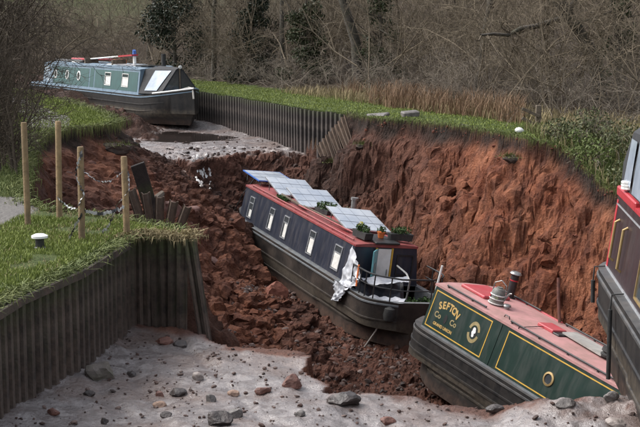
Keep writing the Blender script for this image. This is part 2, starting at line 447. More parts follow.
    bedf = -1.08 - 0.42 * np.clip((47 - Y) / 8, 0, 1) + 0.06 * fbm(X * .7, Y * .7, 4, 131) + .02 * fbm(X * 4, Y * 4, 3, 135)
    bedf = bedf - .012 + .012 * cells(X * 1.3, Y * 1.3, 137)
    pr = np.hypot((X + 5.0 + .25 * (Y - 45.5)) / 1.6, (Y - 45.5) / 1.9) + .35 * fbm(X * 1.1, Y * 1.1, 4, 139)      # hollow that still holds water
    bl = np.clip((2.1 - pr) / .6, 0, 1)
    bedf = bedf * (1 - bl) + bl * (-1.285 + .02 * fbm(X * 2, Y * 2, 3, 140) - .12 * np.clip(1.3 - pr, 0, 1))
    rl = fbm(X * 1.6, Y * 1.6, 4, 141, True)
    zz = bedf - np.interp(lf - Y + .25 * rl, [-50, .0, .2, .9, 3, 6, 30], [0, 0, .35, .8, 2.0, 5, 40])
    kind = np.where(zz > z, 2.0, kind); z = np.maximum(z, zz)
    inz = z
    inz = inz + np.where((kind == 3), np.clip((zb - inz - .5), 0, 1) * (.03 * cells(wx * 2.7, wy * 2.7, 25) + .02 * cells(wx * 6, wy * 6, 27)), 0)
    inz = inz + np.where((kind == 2) & (Y < lf), .06 * cells(wx * 2.2, wy * 2.2, 29), 0)
    z = np.where(ins, np.minimum(inz, zb + .02), zb)
    kind = np.where(ins, kind, 4.0)
    return z, kind, ins

def spaced(parts):
    out = []
    for a, b, st in parts: out.append(np.arange(a, b - 1e-6, st))
    return np.concatenate(out + [[parts[-1][1]]])
xs = spaced([(-420, -60, 30), (-60, -26, 2), (-26, -8.5, .35), (-8.5, -4.6, .08), (-4.6, 7.2, .042), (7.2, 12, .2), (12, 30, .8), (30, 60, 3), (60, 420, 30)])
ys = spaced([(-60, 2, 6), (2, 10, .5), (10, 18.6, .042), (18.6, 22.6, .12), (22.6, 42.5, .06), (42.5, 52, .12), (52, 75, .5), (75, 160, 3), (160, 900, 40)])
GX, GY = np.meshgrid(xs, ys)
GZ, GK, GI = terrain(GX, GY)
ny, nx = GX.shape
idx = np.arange(ny * nx).reshape(ny, nx)
faces = np.stack([idx[:-1, :-1], idx[:-1, 1:], idx[1:, 1:], idx[1:, :-1]], -1).reshape(-1, 4)

def ztop(x, y):
    """height of the ground at a point"""
    return float(terrain(np.array([x]), np.array([y]))[0][0])

# surface kinds as masks
def path_d(X, Y):
    pl = [(-6.2, 3), (-5.0, 15), (-4.75, 18.9), (-4.9, 19.6)]
    pl2 = [(-7.1, 33.6), (-7.6, 36.5), (-9.2, 41), (-12, 48), (-18, 58)]
    d = np.full(X.shape, 99.0)
    for p in (pl, pl2):
        for a, b in zip(p[:-1], p[1:]): d = np.minimum(d, seg_dist(X, Y, a, b)[0])
    return d
pd = path_d(GX, GY)
A_path = np.clip((0.66 + .12 * fbm(GX * 2, GY * 2, 3, 201) - pd) / .08, 0, 1) * (~GI)
drb = GX - np.interp(GY, [0, 25, 30, 35, 39, 47, 61, 76, 120], [8, 8, 5.5, 3.2, 1, -2.6, -9.6, -20, -50])
A_grass = np.clip((4.2 + 1.2 * fbm(GX * .5, GY * .5, 3, 205) - drb) / .6, 0, 1) * (~GI)
A_grass = np.where((GY > 62) & (~GI), np.clip((GY - 74) / 20, 0, 1) * .8 * np.clip((-GX + 2) / 10, 0, 1), A_grass)
A_wet = np.where((GK == 1) | (GK == 2), 1.0, 0.0)
A_wet = np.where(GI, A_wet, 0)
gy, gx = np.gradient(GZ); slope = np.hypot(gx / np.gradient(GX, axis=1), gy / np.gradient(GY, axis=0))
A_wet = A_wet * np.clip((1.3 - slope) / .6, 0, 1)
A_wet = A_wet * np.where(GK == 1, np.clip((np.interp(GX, *LIP_N) - GY + .55 * fbm(GX * 2.2, GY * 2.2, 4, 217)) / .35, .15, 1), 1)
A_wet = A_wet * np.where(GK == 2, np.clip((GY - np.interp(GX, *LIP_F) + .4) / .7, 0, 1), 1)
A_bed = np.where(GI & (GK < 2.5), 1.0, 0.0)
# red earth: bright on the right cliff, brown elsewhere
A_red = np.where(GI & (GX > -.5), np.clip((GX - 1.0) / 3.0, 0, 1) * np.clip((35.8 - GY) / 2.5, 0, 1) * np.where(GK == 3, 1, .25), 0)
A_red = np.maximum(A_red, np.where(GI, (.30 + .55 * fbm(GX * .6, GY * .6, 3, 213)) * np.clip((37.5 - GY) / 4, 0, 1) * np.where((GX > -.8) & (GK < 1), .35, 1), 0))
depth = zbank(GX, GY) - GZ
A_dark = np.where(GI & (GK == 3), np.clip((.62 - depth + .35 * fbm(GX * 1.6, GY * 1.6, 3, 207)) / .35, 0, 1), 0)   # topsoil band
A_dark = np.maximum(A_dark, np.where(GI & (GK != 2), .62 * np.clip((2.3 - GX + 1.6 * fbm(GX * .9, GY * .9, 4, 209)) / 1.6, 0, 1) * np.clip((GY - 34.0 + 2 * fbm(GX * .7, GY * .7, 3, 211)) / 2.5, 0, 1), 0))
A_dark = np.maximum(A_dark, np.where(GI & (GK == 3) & (GY < 24), .5, 0))
A_dark = np.maximum(A_dark, np.where(GI & (GK == 3) & (GY > 35) & (GX < -5), .9, 0))  # far left bank: dark soil edge with its shade painted in
# push the broken faces out along their normals: slumped blocks, ledges and gullies
dzx = gx / np.gradient(GX, axis=1); dzy = gy / np.gradient(GY, axis=0)
nl_ = np.sqrt(dzx ** 2 + dzy ** 2 + 1)
act = (GI & (GY > 16.9) & (GY < 42) & (GX > -7.5) & (GX < 7.5)).ravel()
fx, fy, fz = GX.ravel()[act], GY.ravel()[act], GZ.ravel()[act]
steep = np.clip((slope.ravel()[act] - .7) / .8, 0, 1)
edge_ = np.clip((depth.ravel()[act] - .25) / .5, 0, 1)
sh_ = fx * .8 - fy * .6
big_ = fbm3(fx * .8, fy * .8, fz * .8 + .5 * sh_, 3, 301, True); med_ = fbm3(fx * 3.1 + .8 * fz, fy * 3.1, fz * 2.0 + .6 * sh_, 4, 311); sml_ = fbm3(fx * 5.5, fy * 5.5, fz * 5.5, 4, 321)
disp = edge_ * (steep * (.46 * np.clip(big_ - .5, 0, 1) + .20 * (med_ - .42) + .17 * (sml_ - .4)) + (1 - steep) * (.14 * (med_ - .45) + .15 * (sml_ - .45)))
cr_ = fbm3(fx * 11, fy * 11, fz * 11, 2, 331)                                     # crumbs: sharp little breaks instead of a smooth skin
dry_ = 1 - A_wet.ravel()[act]
disp = disp + edge_ * dry_ * (.060 * (cr_ - .5) + RNG.normal(0, .016, len(fx)) + .05 * np.floor(3.0 * fbm3(fx * 3.4, fy * 3.4, fz * 3.4, 2, 341)) / 3.0)
PX, PY, PZ = GX.ravel().copy(), GY.ravel().copy(), GZ.ravel().copy()
PX[act] += disp * (-dzx / nl_).ravel()[act]; PY[act] += disp * (-dzy / nl_).ravel()[act]; PZ[act] += disp * (1 / nl_).ravel()[act]
ground = mesh_np('ground', np.stack([PX, PY, PZ], -1), faces, None, smooth=True)
fl_ = (act & (A_wet.ravel() < .5))[faces].all(1)
ground.data.polygons.foreach_set('use_smooth', ~fl_)
for nm, a in (('wet', A_wet), ('grass', A_grass), ('path', A_path), ('red', A_red), ('topsoil_shade', A_dark), ('bed', A_bed)):
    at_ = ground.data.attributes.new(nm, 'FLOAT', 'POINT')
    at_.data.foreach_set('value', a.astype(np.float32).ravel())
def gz(X, Y):
    """ground height read back from the finished grid (bilinear)"""
    X = np.asarray(X, float); Y = np.asarray(Y, float)
    i = np.clip(np.searchsorted(xs, X) - 1, 0, nx - 2); j = np.clip(np.searchsorted(ys, Y) - 1, 0, ny - 2)
    u = (X - xs[i]) / (xs[i + 1] - xs[i]); v = (Y - ys[j]) / (ys[j + 1] - ys[j])
    return GZ[j, i] * (1 - u) * (1 - v) + GZ[j, i + 1] * u * (1 - v) + GZ[j + 1, i] * (1 - u) * v + GZ[j + 1, i + 1] * u * v
def ground_material():
    m, t, b = newmat('ground_earth')
    tc = N(t, 'ShaderNodeTexCoord'); vec = tc.outputs['Object']
    def att(n): q = N(t, 'ShaderNodeAttribute', attribute_name=n); return q.outputs['Fac']
    nb, nm_, nf = noise(t, .9, 5, .6, vec), noise(t, 5, 6, .65, vec, .4), noise(t, 28, 5, .65, vec)
    vor = N(t, 'ShaderNodeTexVoronoi', feature='F1'); vor.inputs['Scale'].default_value = 16
    t.links.new(vec, vor.inputs['Vector'])
    # earth
    brown = mixc(t, ramp(t, nm_, .3, .7), (0.030, 0.016, 0.012), (0.125, 0.056, 0.039))
    brown = mixc(t, ramp(t, nb, .45, .72), brown, (0.15, 0.068, 0.048))
    redc = mixc(t, ramp(t, nm_, .3, .68), (0.13, 0.042, 0.024), (0.30, 0.105, 0.054))
    redc = mixc(t, ramp(t, nb, .40, .58), redc, (0.34, 0.135, 0.072))
    redc = mixc(t, math_(t, 'MULTIPLY', ramp(t, noise(t, 2.0, 5, .6, vec, .5), .50, .66), .7), redc, (0.13, 0.045, 0.029))
    mp = N(t, 'ShaderNodeMapping'); mp.inputs['Scale'].default_value = (2.6, 2.6, .45); t.links.new(vec, mp.inputs[0])
    ns = noise(t, 1.0, 6, .65, mp.outputs[0], .6)
    redc = mixc(t, math_(t, 'MULTIPLY', ramp(t, ns, .45, .68), .75), redc, (0.062, 0.026, 0.019))
    earth = mixc(t, att('red'), brown, redc)
    earth = mixc(t, math_(t, 'MULTIPLY', ramp(t, nf, .5, .75), .5), earth, (0.045, 0.022, 0.017))
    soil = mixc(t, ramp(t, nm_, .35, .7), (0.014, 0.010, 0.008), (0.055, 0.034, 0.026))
    earth = mixc(t, att('topsoil_shade'), earth, soil)
    # wet silt of the bed
    silt = mixc(t, ramp(t, nm_, .35, .68), (0.125, 0.106, 0.101), (0.245, 0.218, 0.212))
    silt = mixc(t, math_(t, 'MULTIPLY', ramp(t, nb, .48, .60), .9), silt, (0.155, 0.115, 0.10))
    silt = mixc(t, math_(t, 'MULTIPLY', ramp(t, nf, .60, .76), .35), silt, (0.075, 0.056, 0.053))
    nl = noise(t, 2.2, 7, .72, vec, 1.2)
    silt = mixc(t, math_(t, 'MULTIPLY', ramp(t, nl, .52, .64), .7), silt, (0.10, 0.074, 0.068))
    vs = N(t, 'ShaderNodeTexVoronoi', feature='F1'); vs.inputs['Scale'].default_value = 42; t.links.new(vec, vs.inputs['Vector'])
    n2 = noise(t, 7, 4, .6, vec)
    spk = math_(t, 'MULTIPLY', math_(t, 'MULTIPLY', ramp(t, vs.outputs['Distance'], .30, .16), ramp(t, n2, .50, .62)), .6)
    silt = mixc(t, spk, silt, (0.045, 0.032, 0.03))
    wet = att('wet')
    col = mixc(t, wet, earth, silt)
    # banks
    scrub = mixc(t, ramp(t, nm_, .3, .7), (0.022, 0.018, 0.011), (0.085, 0.056, 0.036))
    turf = mixc(t, ramp(t, nm_, .3, .7), (0.045, 0.07, 0.016), (0.10, 0.125, 0.035))
    grit = mixc(t, ramp(t, nf, .3, .7), (0.15, 0.14, 0.13), (0.26, 0.245, 0.23))
    gr = att('grass'); pa = att('path')
    bank = mixc(t, gr, scrub, turf)
    bank = mixc(t, pa, bank, grit)
    geo = N(t, 'ShaderNodeAttribute', attribute_name='inside')
    col = mixc(t, geo.outputs['Fac'], bank, col)
    t.links.new(col, b.inputs['Base Color'])
    r = N(t, 'ShaderNodeMapRange'); r.inputs[3].default_value = .80; r.inputs[4].default_value = .20
    wn = math_(t, 'MULTIPLY', wet, ramp(t, nm_, .86, .50))
    sl = N(t, 'ShaderNodeMapRange'); sl.inputs[3].default_value = .18; sl.inputs[4].default_value = .8; t.links.new(wet, sl.inputs[0]); t.links.new(sl.outputs[0], b.inputs['Specular IOR Level'])
    t.links.new(wn, r.inputs[0]); t.links.new(r.outputs[0], b.inputs['Roughness'])
    h = math_(t, 'ADD', math_(t, 'MULTIPLY', nm_, .9), math_(t, 'MULTIPLY', nf, .5))
    h = math_(t, 'ADD', h, math_(t, 'MULTIPLY', vor.outputs['Distance'], -.25))
    h = math_(t, 'ADD', h, math_(t, 'MULTIPLY', noise(t, 75, 3, .7, vec), .24))
    st = N(t, 'ShaderNodeBump'); st.inputs['Distance'].default_value = .14
    sm = N(t, 'ShaderNodeMapRange'); sm.inputs[3].default_value = .9; sm.inputs[4].default_value = .4
    t.links.new(wet, sm.inputs[0]); t.links.new(sm.outputs[0], st.inputs['Strength'])
    t.links.new(h, st.inputs['Height']); t.links.new(st.outputs[0], b.inputs['Normal'])
    return m
at_ = ground.data.attributes.new('inside', 'FLOAT', 'POINT')
at_.data.foreach_set('value', GI.astype(np.float32).ravel())
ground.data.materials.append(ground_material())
tag(ground, 'grass banks, drained canal bed, collapsed red earth hole and hillside', None, None, 'structure')

# standing water left on the far bed
def water_sheet(name, poly, z, mat):
    b = MB(); b.add([(x, y, z) for x, y in poly], [tuple(range(len(poly)))])
    return b.build(name, mat)
mw, t, b = newmat('muddy_water')
b.inputs['Base Color'].default_value = (0.028, 0.022, 0.02, 1); b.inputs['Roughness'].default_value = .07
bump(t, b, noise(t, 5, 3), .12, .02)
MATS['water'] = mw
PUD = -1.305
wsh = water_sheet('water', [(-5.0 - .25 * 2.7 * math.sin(t_) + 2.3 * math.cos(t_), 45.5 + 2.7 * math.sin(t_)) for t_ in np.linspace(0, 2 * math.pi, 40)[:-1]], PUD, mw)
tag(wsh, 'dark shallow puddle left on the drained canal bed', None, None, 'structure')

# ------------------------------------------------------------------ narrowboats
ZG, ZR, CB, CT = 1.05, 2.0, 0.93, 0.80              # gunwale and roof heights, cabin half widths at foot and at roof
TUM = math.atan2(CB - CT, ZR - ZG)
def rings_for(x0, x1, e0, e1, gw=1.04):
    """hull stations: x, top half width, bottom half width, top height, bottom x shift"""
    Ls, n = [], 40
    def end(d, kind):
        if kind == 'stern':                                     # round counter over a narrowing swim
            t = max(0., 1 - d / 0.85)
            wt = gw * max(0.16, (1 - t ** 2.6)) ** .5
            wb = 0.98 * min(1, max(.06, (d - .12) / 1.2)) ** .5 if d > .13 else .05
            return wt, min(wb, wt), ZG + .03 * t, 0
        if kind == 'bow':
            t = max(0., 1 - d / 2.9)
            wt = max(.035, gw * (1 - t ** 2.3))
            t2 = max(0., 1 - d / 3.4)
            wb = max(.02, .99 * (1 - t2 ** 1.7))
            return wt, min(wb, wt), ZG + .30 * t ** 1.5, t ** 2 * .45
        return gw, 1.0, ZG, 0
    xs_ = sorted(set([round(v, 3) for v in list(np.linspace(x0, x0 + 1.1, 9)) + list(np.linspace(x0 + 1.1, x0 + 3.6, 9)) + list(np.linspace(x0 + 3.6, x1 - 3.6, 6)) + list(np.linspace(x1 - 3.6, x1 - 1.1, 9)) + list(np.linspace(x1 - 1.1, x1, 9))]))
    for x in xs_:
        a, c = end(x - x0, e0), end(x1 - x, e1)
        wt, wb, zt = min(a[0], c[0]), min(a[1], c[1]), max(a[2], c[2])
        st = (e0 == 'stern' and x - x0 < 3.0) or (e1 == 'stern' and x1 - x < 3.0)
        Ls.append((x, wt, wb, zt, a[3] - c[3], st))
    return Ls
def side_pts(L, s, z, off=0.0):
    """polyline on the hull side s at height fraction of the top"""
    pts = []
    for x, wt, wb, zt, sh, st in L:
        zz = zt - (ZG - z)
        if z >= .5: ww = wt - .015 * (ZG - z) / .55
        else: ww = (wb + (min(wt, wt if not st else wb) - wb) * z / .5)
        pts.append((x + sh * max(0, (1 - zz / zt)), s * (ww + off), zz))
    return pts
def make_hull(root, x0, x1, e0, e1, deck_gaps, mat_hull, mat_gun, strakes=(.97, .60, .33)):
    L = rings_for(x0, x1, e0, e1)
    rings = []
    for x, wt, wb, zt, sh, st in L:
        wu = wb if st else wt * .99
        r = [(x, wt, zt), (x, wt - .015, .43), (x + sh * .5, min(wu, wt - .016), .37), (x + sh, wb, 0),
             (x + sh, -wb, 0), (x + sh * .5, -min(wu, wt - .016), .37), (x, -wt + .015, .43), (x, -wt, zt)]
        rings.append(r)
    b = MB(); b.loft(rings, closed=False, caps=False)
    for r in (rings[0], rings[-1]): b.add(r, [tuple(range(8))])
    hull = b.build('hull', mat_hull, root, smooth=True)
    for z in strakes:                                                # rubbing strakes
        for s in (-1, 1):
            if z < .5:
                sub = [q for q in L if not (q[5] and q[2] < .5)]
            else: sub = L
            p = side_pts(sub, s, z)
            h = .028
            ringz = [[(x, y - s * .01, zz - h), (x, y + s * .022, zz - h * .6), (x, y + s * .022, zz + h * .6), (x, y - s * .01, zz + h)] for x, y, zz in p]
            m = MB(); m.loft(ringz); m.build('rubbing_strake', mat_hull if z < .9 else mat_gun, hull)
    # side decks and fore/aft decks: a flat plate, dropped where there is a well
    b = MB()
    for i in range(len(L) - 1):
        xa, xb = L[i][0], L[i + 1][0]
        mid = (xa + xb) / 2
        if any(g0 < mid < g1 for g0, g1 in deck_gaps):
            for s in (-1, 1):
                vs = []
                for q in (L[i], L[i + 1]):
                    vs += [(q[0], s * q[1], q[3] + .004), (q[0], s * max(q[1] - .15, .01), q[3] + .004)]
                b.add(vs, [(0, 1, 3, 2)])
                b.add([(q[0], s * max(q[1] - .15, .01), zz) for q in (L[i], L[i + 1]) for zz in (q[3] + .004, .55)], [(0, 1, 3, 2)])
            b.add([(q[0], s * max(q[1] - .15, .01), .55) for q in (L[i], L[i + 1]) for s in (-1, 1)], [(0, 1, 3, 2)])
        else:
            b.add([(q[0], s * q[1], q[3] + .004) for q in (L[i], L[i + 1]) for s in (-1, 1)], [(0, 1, 3, 2)])
    b.build('gunwale', mat_gun, root)
    return hull
def make_cabin(root, x0, x1, mat_side, mat_roof, rails=None, rail_mat=None, overhang=.02, end_mat=None, roofedge=None):
    b = MB()
    sec = lambda x: [(x, -CB, ZG), (x, CB, ZG), (x, CT, ZR), (x, -CT, ZR)]
    b.loft([sec(x0), sec(x1)], caps=False); b.add(sec(x0), [(0, 1, 2, 3)]); b.add(sec(x1), [(0, 1, 2, 3)])
    cab = b.build('cabin', mat_side, root)
    prof = [(-CT - .025, ZR - .035), (-CT - .025, ZR + .012), (-CT * .6, ZR + .045), (0, ZR + .06), (CT * .6, ZR + .045), (CT + .025, ZR + .012), (CT + .025, ZR - .035)]
    b = MB()
    rr = [[(x, y, z) for y, z in prof] for x in (x0 - overhang, x1 + overhang)]
    b.loft(rr)
    roof = b.build('roof', mat_roof, root, smooth=True)
    if rails:
        for s in (-1, 1):
            m = MB()
            for a, c in rails:
                m.box(a, c, -.018, .018, .03, .065, T(0, s * (CT - .07), ZR + .015), bev=.01)
                k = a + .05
                while k < c:
                    m.box(k - .02, k + .02, -.012, .012, -.01, .03, T(0, s * (CT - .07), ZR + .015)); k += .8
            m.build('handrail', rail_mat or mat_roof, roof)
    return cab, roof
def sideM(x, h, s=-1, off=0.0):
    """matrix: local x along boat, local y up the cabin side, local z out of it, at height h above the gunwale"""
    up = Vector((0, -s * math.sin(TUM), math.cos(TUM)))
    out = Vector((0, s * math.cos(TUM), math.sin(TUM)))
    o = Vector((x, s * CB, ZG)) + up * h + out * off
    ax = Vector((1, 0, 0))
    M = Matrix(((ax.x, up.x, out.x, o.x), (ax.y, up.y, out.y, o.y), (ax.z, up.z, out.z, o.z), (0, 0, 0, 1)))
    return M
def frame_ring(m, w_, h, t, d, M):
    """picture-frame bars w_ x h round the origin, bar width t, depth d"""
    m.box(-w_/2, w_/2, h/2 - t, h/2, 0, d, M); m.box(-w_/2, w_/2, -h/2, -h/2 + t, 0, d, M)
    m.box(-w_/2, -w_/2 + t, -h/2 + t, h/2 - t, 0, d, M); m.box(w_/2 - t, w_/2, -h/2 + t, h/2 - t, 0, d, M)
def boat_window(root, x, h, w_, hh, s=-1, fm=None, pm=None, half=True, hopper=True):
    M = sideM(x, h, s, .002)
    m = MB(); frame_ring(m, w_, hh, .024, .022, M)
    if hopper: m.box(-w_/2 + .035, w_/2 - .035, hh * .18, hh * .18 + .025, 0, .02, M)
    win = m.build('window', fm or M_alu, root)
    m = MB(); m.box(-w_/2 + .023, w_/2 - .023, -hh/2 + .023, hh/2 - .023, -.004, .006, M)
    m.build('pane', pm or M_glass, win)
    if half:      # curtain pulled across the lower light, seen through the glass
        q_ = random.choice((.17, .02, -.1, .17)); e_ = random.uniform(.03, .12); m = MB(); m.box(-w_/2 + e_, w_/2 - .04, -hh/2 + .04, hh * q_, .006, .009, M)
        m.build('curtain', M_curtain, win)
    return win
def porthole(root, x, h, r, s=-1, fm=None, pm=None):
    M = sideM(x, h, s, .002)
    m = MB(); n = 24
    for ra, rb, z0, z1 in ((r * .72, r, 0, .025),):
        rings = [[(rr * math.cos(2*math.pi*k/n), rr * math.sin(2*math.pi*k/n), zz) for rr, zz in ((ra, z0), (ra, z1), (rb, z1 * .7), (rb, z0))] for k in range(n)]
        rings.append(rings[0]); m.loft(rings, caps=False, M=M)
    p = m.build('porthole', fm or M_gold_metal, root, smooth=True)
    m = MB(); m.add([(r * .73 * math.cos(2*math.pi*k/n), r * .73 * math.sin(2*math.pi*k/n), .008) for k in range(n)], [tuple(range(n))], M)
    m.build('pane', pm or M_glass, p)
    return p
def text_mesh(name, body, size, mat, parent, M, align='CENTER', bold=.0):
    cu = bpy.data.curves.new(name, 'FONT')
    cu.body = body; cu.size = size; cu.align_x = align; cu.align_y = 'CENTER'; cu.extrude = .0015; cu.offset = bold
    cu.resolution_u = 3
    tmp = bpy.data.objects.new(name, cu); COL.objects.link(tmp)
    bpy.context.view_layer.update()
    me = bpy.data.meshes.new_from_object(tmp.evaluated_get(bpy.context.evaluated_depsgraph_get()))
    bpy.data.objects.remove(tmp)
    me.name = name; me.materials.clear(); me.materials.append(mat)
    o = bpy.data.objects.new(name, me); COL.objects.link(o); o.parent = parent; o.matrix_local = M
    return o
def boat_root(name, loc, yaw, pit, rol, label):
    o = empty(name, loc)
    R = Matrix.Rotation(yaw, 4, 'Z') @ Matrix.Rotation(pit, 4, 'Y') @ Matrix.Rotation(rol, 4, 'X')
    o.rotation_euler = R.to_euler()
    tag(o, label, 'narrowboat', 'narrowboats on the collapsed canal')
    return o, Matrix.Translation(loc) @ R
def roofz(y): return ZR + .012 + .048 * (1 - min(1, abs(y) / CT) ** 1.6)

# ---- the navy boat lying in the hole
navy, MN = boat_root('narrowboat', (-1.597, 37.142, -3.976), -1.172, .069, -.104, 'navy narrowboat with red roof and solar panels, lying tilted in the hole')
LN = 7.56
make_hull(navy, -1.5, LN + 1.75, 'bow', 'stern', [(-1.0, -.05), (LN + .05, LN + 1.55)], M_hullmuddy, M_gunwale)
make_cabin(navy, 0, LN, M_navy, M_redroof, [(.3, LN - .3)], M_redroof)
for x, ww in ((.72, .34), (2.3, .34), (3.35, .34), (5.15, .36), (6.75, .42)):
    boat_window(navy, x, .45, ww, .6)
    boat_window(navy, x, .45, ww, .6, s=1)
for s in (-1, 1):
    m = MB(); m.box(0, LN, 0, .035, 0, .012, sideM(0, .0, s, .0)); m.build('coach_line', M_gunwale, navy)
# end bulkhead: teal door leaf, white door, trim
def endM(x, sx=1): return Matrix(((0, 0, sx, x), (1, 0, 0, 0), (0, 1, 0, 0), (0, 0, 0, 1)))
E1 = endM(LN + .002)
m = MB(); m.box(-.22, .12, .62, 1.93, 0, .03, E1); d1 = m.build('door', M_white, navy)
m = MB(); m.tube([(LN + .05, .05, 1.3), (LN + .05, .05, 1.45)], .012); m.build('door_handle', M_metal, d1)
m = MB()      # open leaf swung out
ML = T(LN + .02, -.24, 0) @ Matrix.Rotation(rad(-38), 4, 'Z')
m.box(0, .38, -.02, .02, .70, 1.93, ML, bev=.008); d2 = m.build('door', M_bluedoor, navy)
m = MB(); n = 16; m.add([(.19 + .09 * math.cos(2*math.pi*k/n), y, 1.5 + .14 * math.sin(2*math.pi*k/n)) for y in (-.026, .026) for k in range(n)], [tuple(range(n)), tuple(range(n, 2*n))] + [(k, (k+1) % n, n+(k+1) % n, n+k) for k in range(n)], ML); m.build('pane', M_glass, d2)
m = MB(); m.box(.13, .17, .6, 1.95, 0, .04, E1); m.box(-.28, -.24, .6, 1.95, 0, .04, E1); m.build('door_frame', M_yellow, navy)
m = MB(); m.box(LN - .9, LN + .1, -.34, .30, ZR + .05, ZR + .10, bev=.015); sl = m.build('sliding_hatch', M_blackmetal, navy)
for x, y, rw in ((LN + .03, .52, .22),):
    m = MB(); frame_ring(m, rw * 2, .5, .03, .02, endM(LN) @ T(y, 1.55, 0)); m.build('window', M_blackmetal, navy)
# solar panels, each on tilted brackets
def solar(x, y, along, across, tilt, roll=0, lift=.12, frame=M_alu):
    M = T(x, y, ZR + lift) @ Matrix.Rotation(tilt, 4, 'Y') @ Matrix.Rotation(roll, 4, 'X')
    m = MB(); m.box(-along/2, along/2, -across/2, across/2, -.03, 0, M); p = m.build('solar_panel', frame, navy)
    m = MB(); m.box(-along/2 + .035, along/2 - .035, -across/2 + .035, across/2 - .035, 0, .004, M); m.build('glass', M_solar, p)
    m = MB()
    for i in (1, 2):
        xx = -along/2 + along * i / 3; m.box(xx - .008, xx + .008, -across/2 + .02, across/2 - .02, .004, .007, M)
    for i in (1, 2, 3):
        yy = -across/2 + across * i / 4; m.box(-along/2 + .02, along/2 - .02, yy - .003, yy + .003, .0045, .006, M)
    m.build('cell_line', M_cellline, p)
    for sx in (-1, 1):
        for sy in (-1, 1):
            q = M @ Vector((sx * along * .4, sy * across * .4, -.03))
            m = MB(); m.tube([q, (q.x, q.y, roofz(q.y) - .02)], .014, 5); m.build('bracket', M_metal, p)
M_solar = surf('solar_glass', (0.22, 0.26, 0.32), (0.40, 0.43, 0.47), .9, .22, 0.0)  # pale base colour carries the sky's reflection in the glass
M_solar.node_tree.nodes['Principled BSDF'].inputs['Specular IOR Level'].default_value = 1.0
M_cellline = surf('solar_lines', (.02, .03, .05), (.03, .04, .06), 9, .4, 0)
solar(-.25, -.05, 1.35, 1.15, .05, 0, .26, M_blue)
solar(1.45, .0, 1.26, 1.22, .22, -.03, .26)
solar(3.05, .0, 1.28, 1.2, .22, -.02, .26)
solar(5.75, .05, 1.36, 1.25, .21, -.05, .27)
# chimney, roof poles
m = MB(); m.tube([(4.35, .55, ZR), (4.35, .55, ZR + .52)], .075, 12); m.tube([(4.35, .55, ZR + .5), (4.35, .55, ZR + .56)], .10, 12); m.build('chimney', M_metal, navy, smooth=True)
# stern rail: posts and two bent tubes round the deck
stern = [q for q in rings_for(-1.5, LN + 1.75, 'bow', 'stern') if q[0] > LN + .25]
def railpath(h, k=.93): return [(q[0], -q[1] * k, h) for q in stern] + [(q[0] - .02, q[1] * k, h) for q in reversed(stern)]
m = MB(); m.tube(railpath(1.62), .020, 6); m.build('stern_rail', M_blackmetal, navy)
m = MB(); m.tube(railpath(1.36), .014, 6); m.build('stern_rail', M_blackmetal, navy)
pp = railpath(1.62)
for i in range(0, len(pp), max(1, len(pp) // 8)):
    m = MB(); m.tube([pp[i], (pp[i][0], pp[i][1], 1.05)], .016, 6); m.build('rail_post', M_blackmetal, navy)
m = MB(); m.tube([(LN + 1.3, 0, 1.05), (LN + 1.35, 0, 1.5), (LN + 1.15, 0, 1.62), (LN + .55, 0.05, 1.66)], .022, 8); m.build('tiller', M_metal, navy)
# things carried by the navy boat
def on(M, x, y, z, rz=0): return M @ T(x, y, z) @ Matrix.Rotation(rz, 4, 'Z')
def place(o, M): o.matrix_world = M; return o
def leaf_cloud(rng, n, cx, cy, cz, rx, ry, rz, size, up=.4):
    """n small leaf quads in an ellipsoid -> V, F"""
    p = rng.normal(size=(n, 3)); p /= np.linalg.norm(p, axis=1)[:, None]
    p *= rng.random((n, 1)) ** .4
    c = p * [rx, ry, rz] + [cx, cy, cz]
    a = rng.normal(size=(n, 3)); a[:, 2] += up; a /= np.linalg.norm(a, axis=1)[:, None]
    b_ = rng.normal(size=(n, 3)); b_ -= a * (a * b_).sum(1)[:, None]; b_ /= np.linalg.norm(b_, axis=1)[:, None]
    s = size * rng.uniform(.6, 1.3, (n, 1))
    V = np.stack([c - a * s, c + b_ * s * .45, c + a * s, c - b_ * s * .45], 1).reshape(-1, 3)
    F_ = np.arange(4 * n).reshape(n, 4)
    return V, F_
M_leaf = leafmat('plant_leaf', (0.018, 0.040, 0.012), (0.06, 0.105, 0.03))
M_leafpale = leafmat('plant_leaf_pale', (0.10, 0.13, 0.07), (0.30, 0.32, 0.22))
M_flower = leafmat('yellow_flower', (0.35, 0.30, 0.05), (0.55, 0.5, 0.12))
def potted(M, label, rx, ry, n, potmat, trough=None, pot_h=.16, cat='plant pot', extra=None):
    e = empty('trough_planter' if trough else 'plant_pot'); e.matrix_world = M
    m = MB()
    if trough: m.prism([(-trough[0]/2 + .03, 0), (trough[0]/2 - .03, 0), (trough[0]/2, pot_h), (-trough[0]/2, pot_h)], -trough[1]/2, trough[1]/2)
    else: m.lathe([(rx * .6, 0), (rx * .85, pot_h), (rx * .92, pot_h), (rx * .92, pot_h + .02), (rx * .8, pot_h + .02)], 14)
    m.build('pot', potmat, e)
    V, F_ = leaf_cloud(RNG, n, 0, 0, pot_h + .06, rx, ry, .12, .04); mesh_np('foliage', V, F_, M_leaf, e)
    if extra:
        V, F_ = leaf_cloud(RNG, 40, extra[1], extra[2], pot_h + .14, .06, .06, .06, .03); mesh_np('flowers', V, F_, extra[0], e)
    return tag(e, label, cat)
potted(on(MN, LN - .45, -.45, roofz(.45) + .045, .1), 'long black trough of plants with yellow flowers at the roof end of the navy boat', .28, .12, 260, M_rubber, trough=(.62, .22), cat='planter', extra=(M_flower, -.12, 0))
potted(on(MN, LN - .42, .02, ZR + .105, 1.4), 'orange pot of plants on the navy boat roof hatch', .11, .11, 90, M_orange, pot_h=.13)
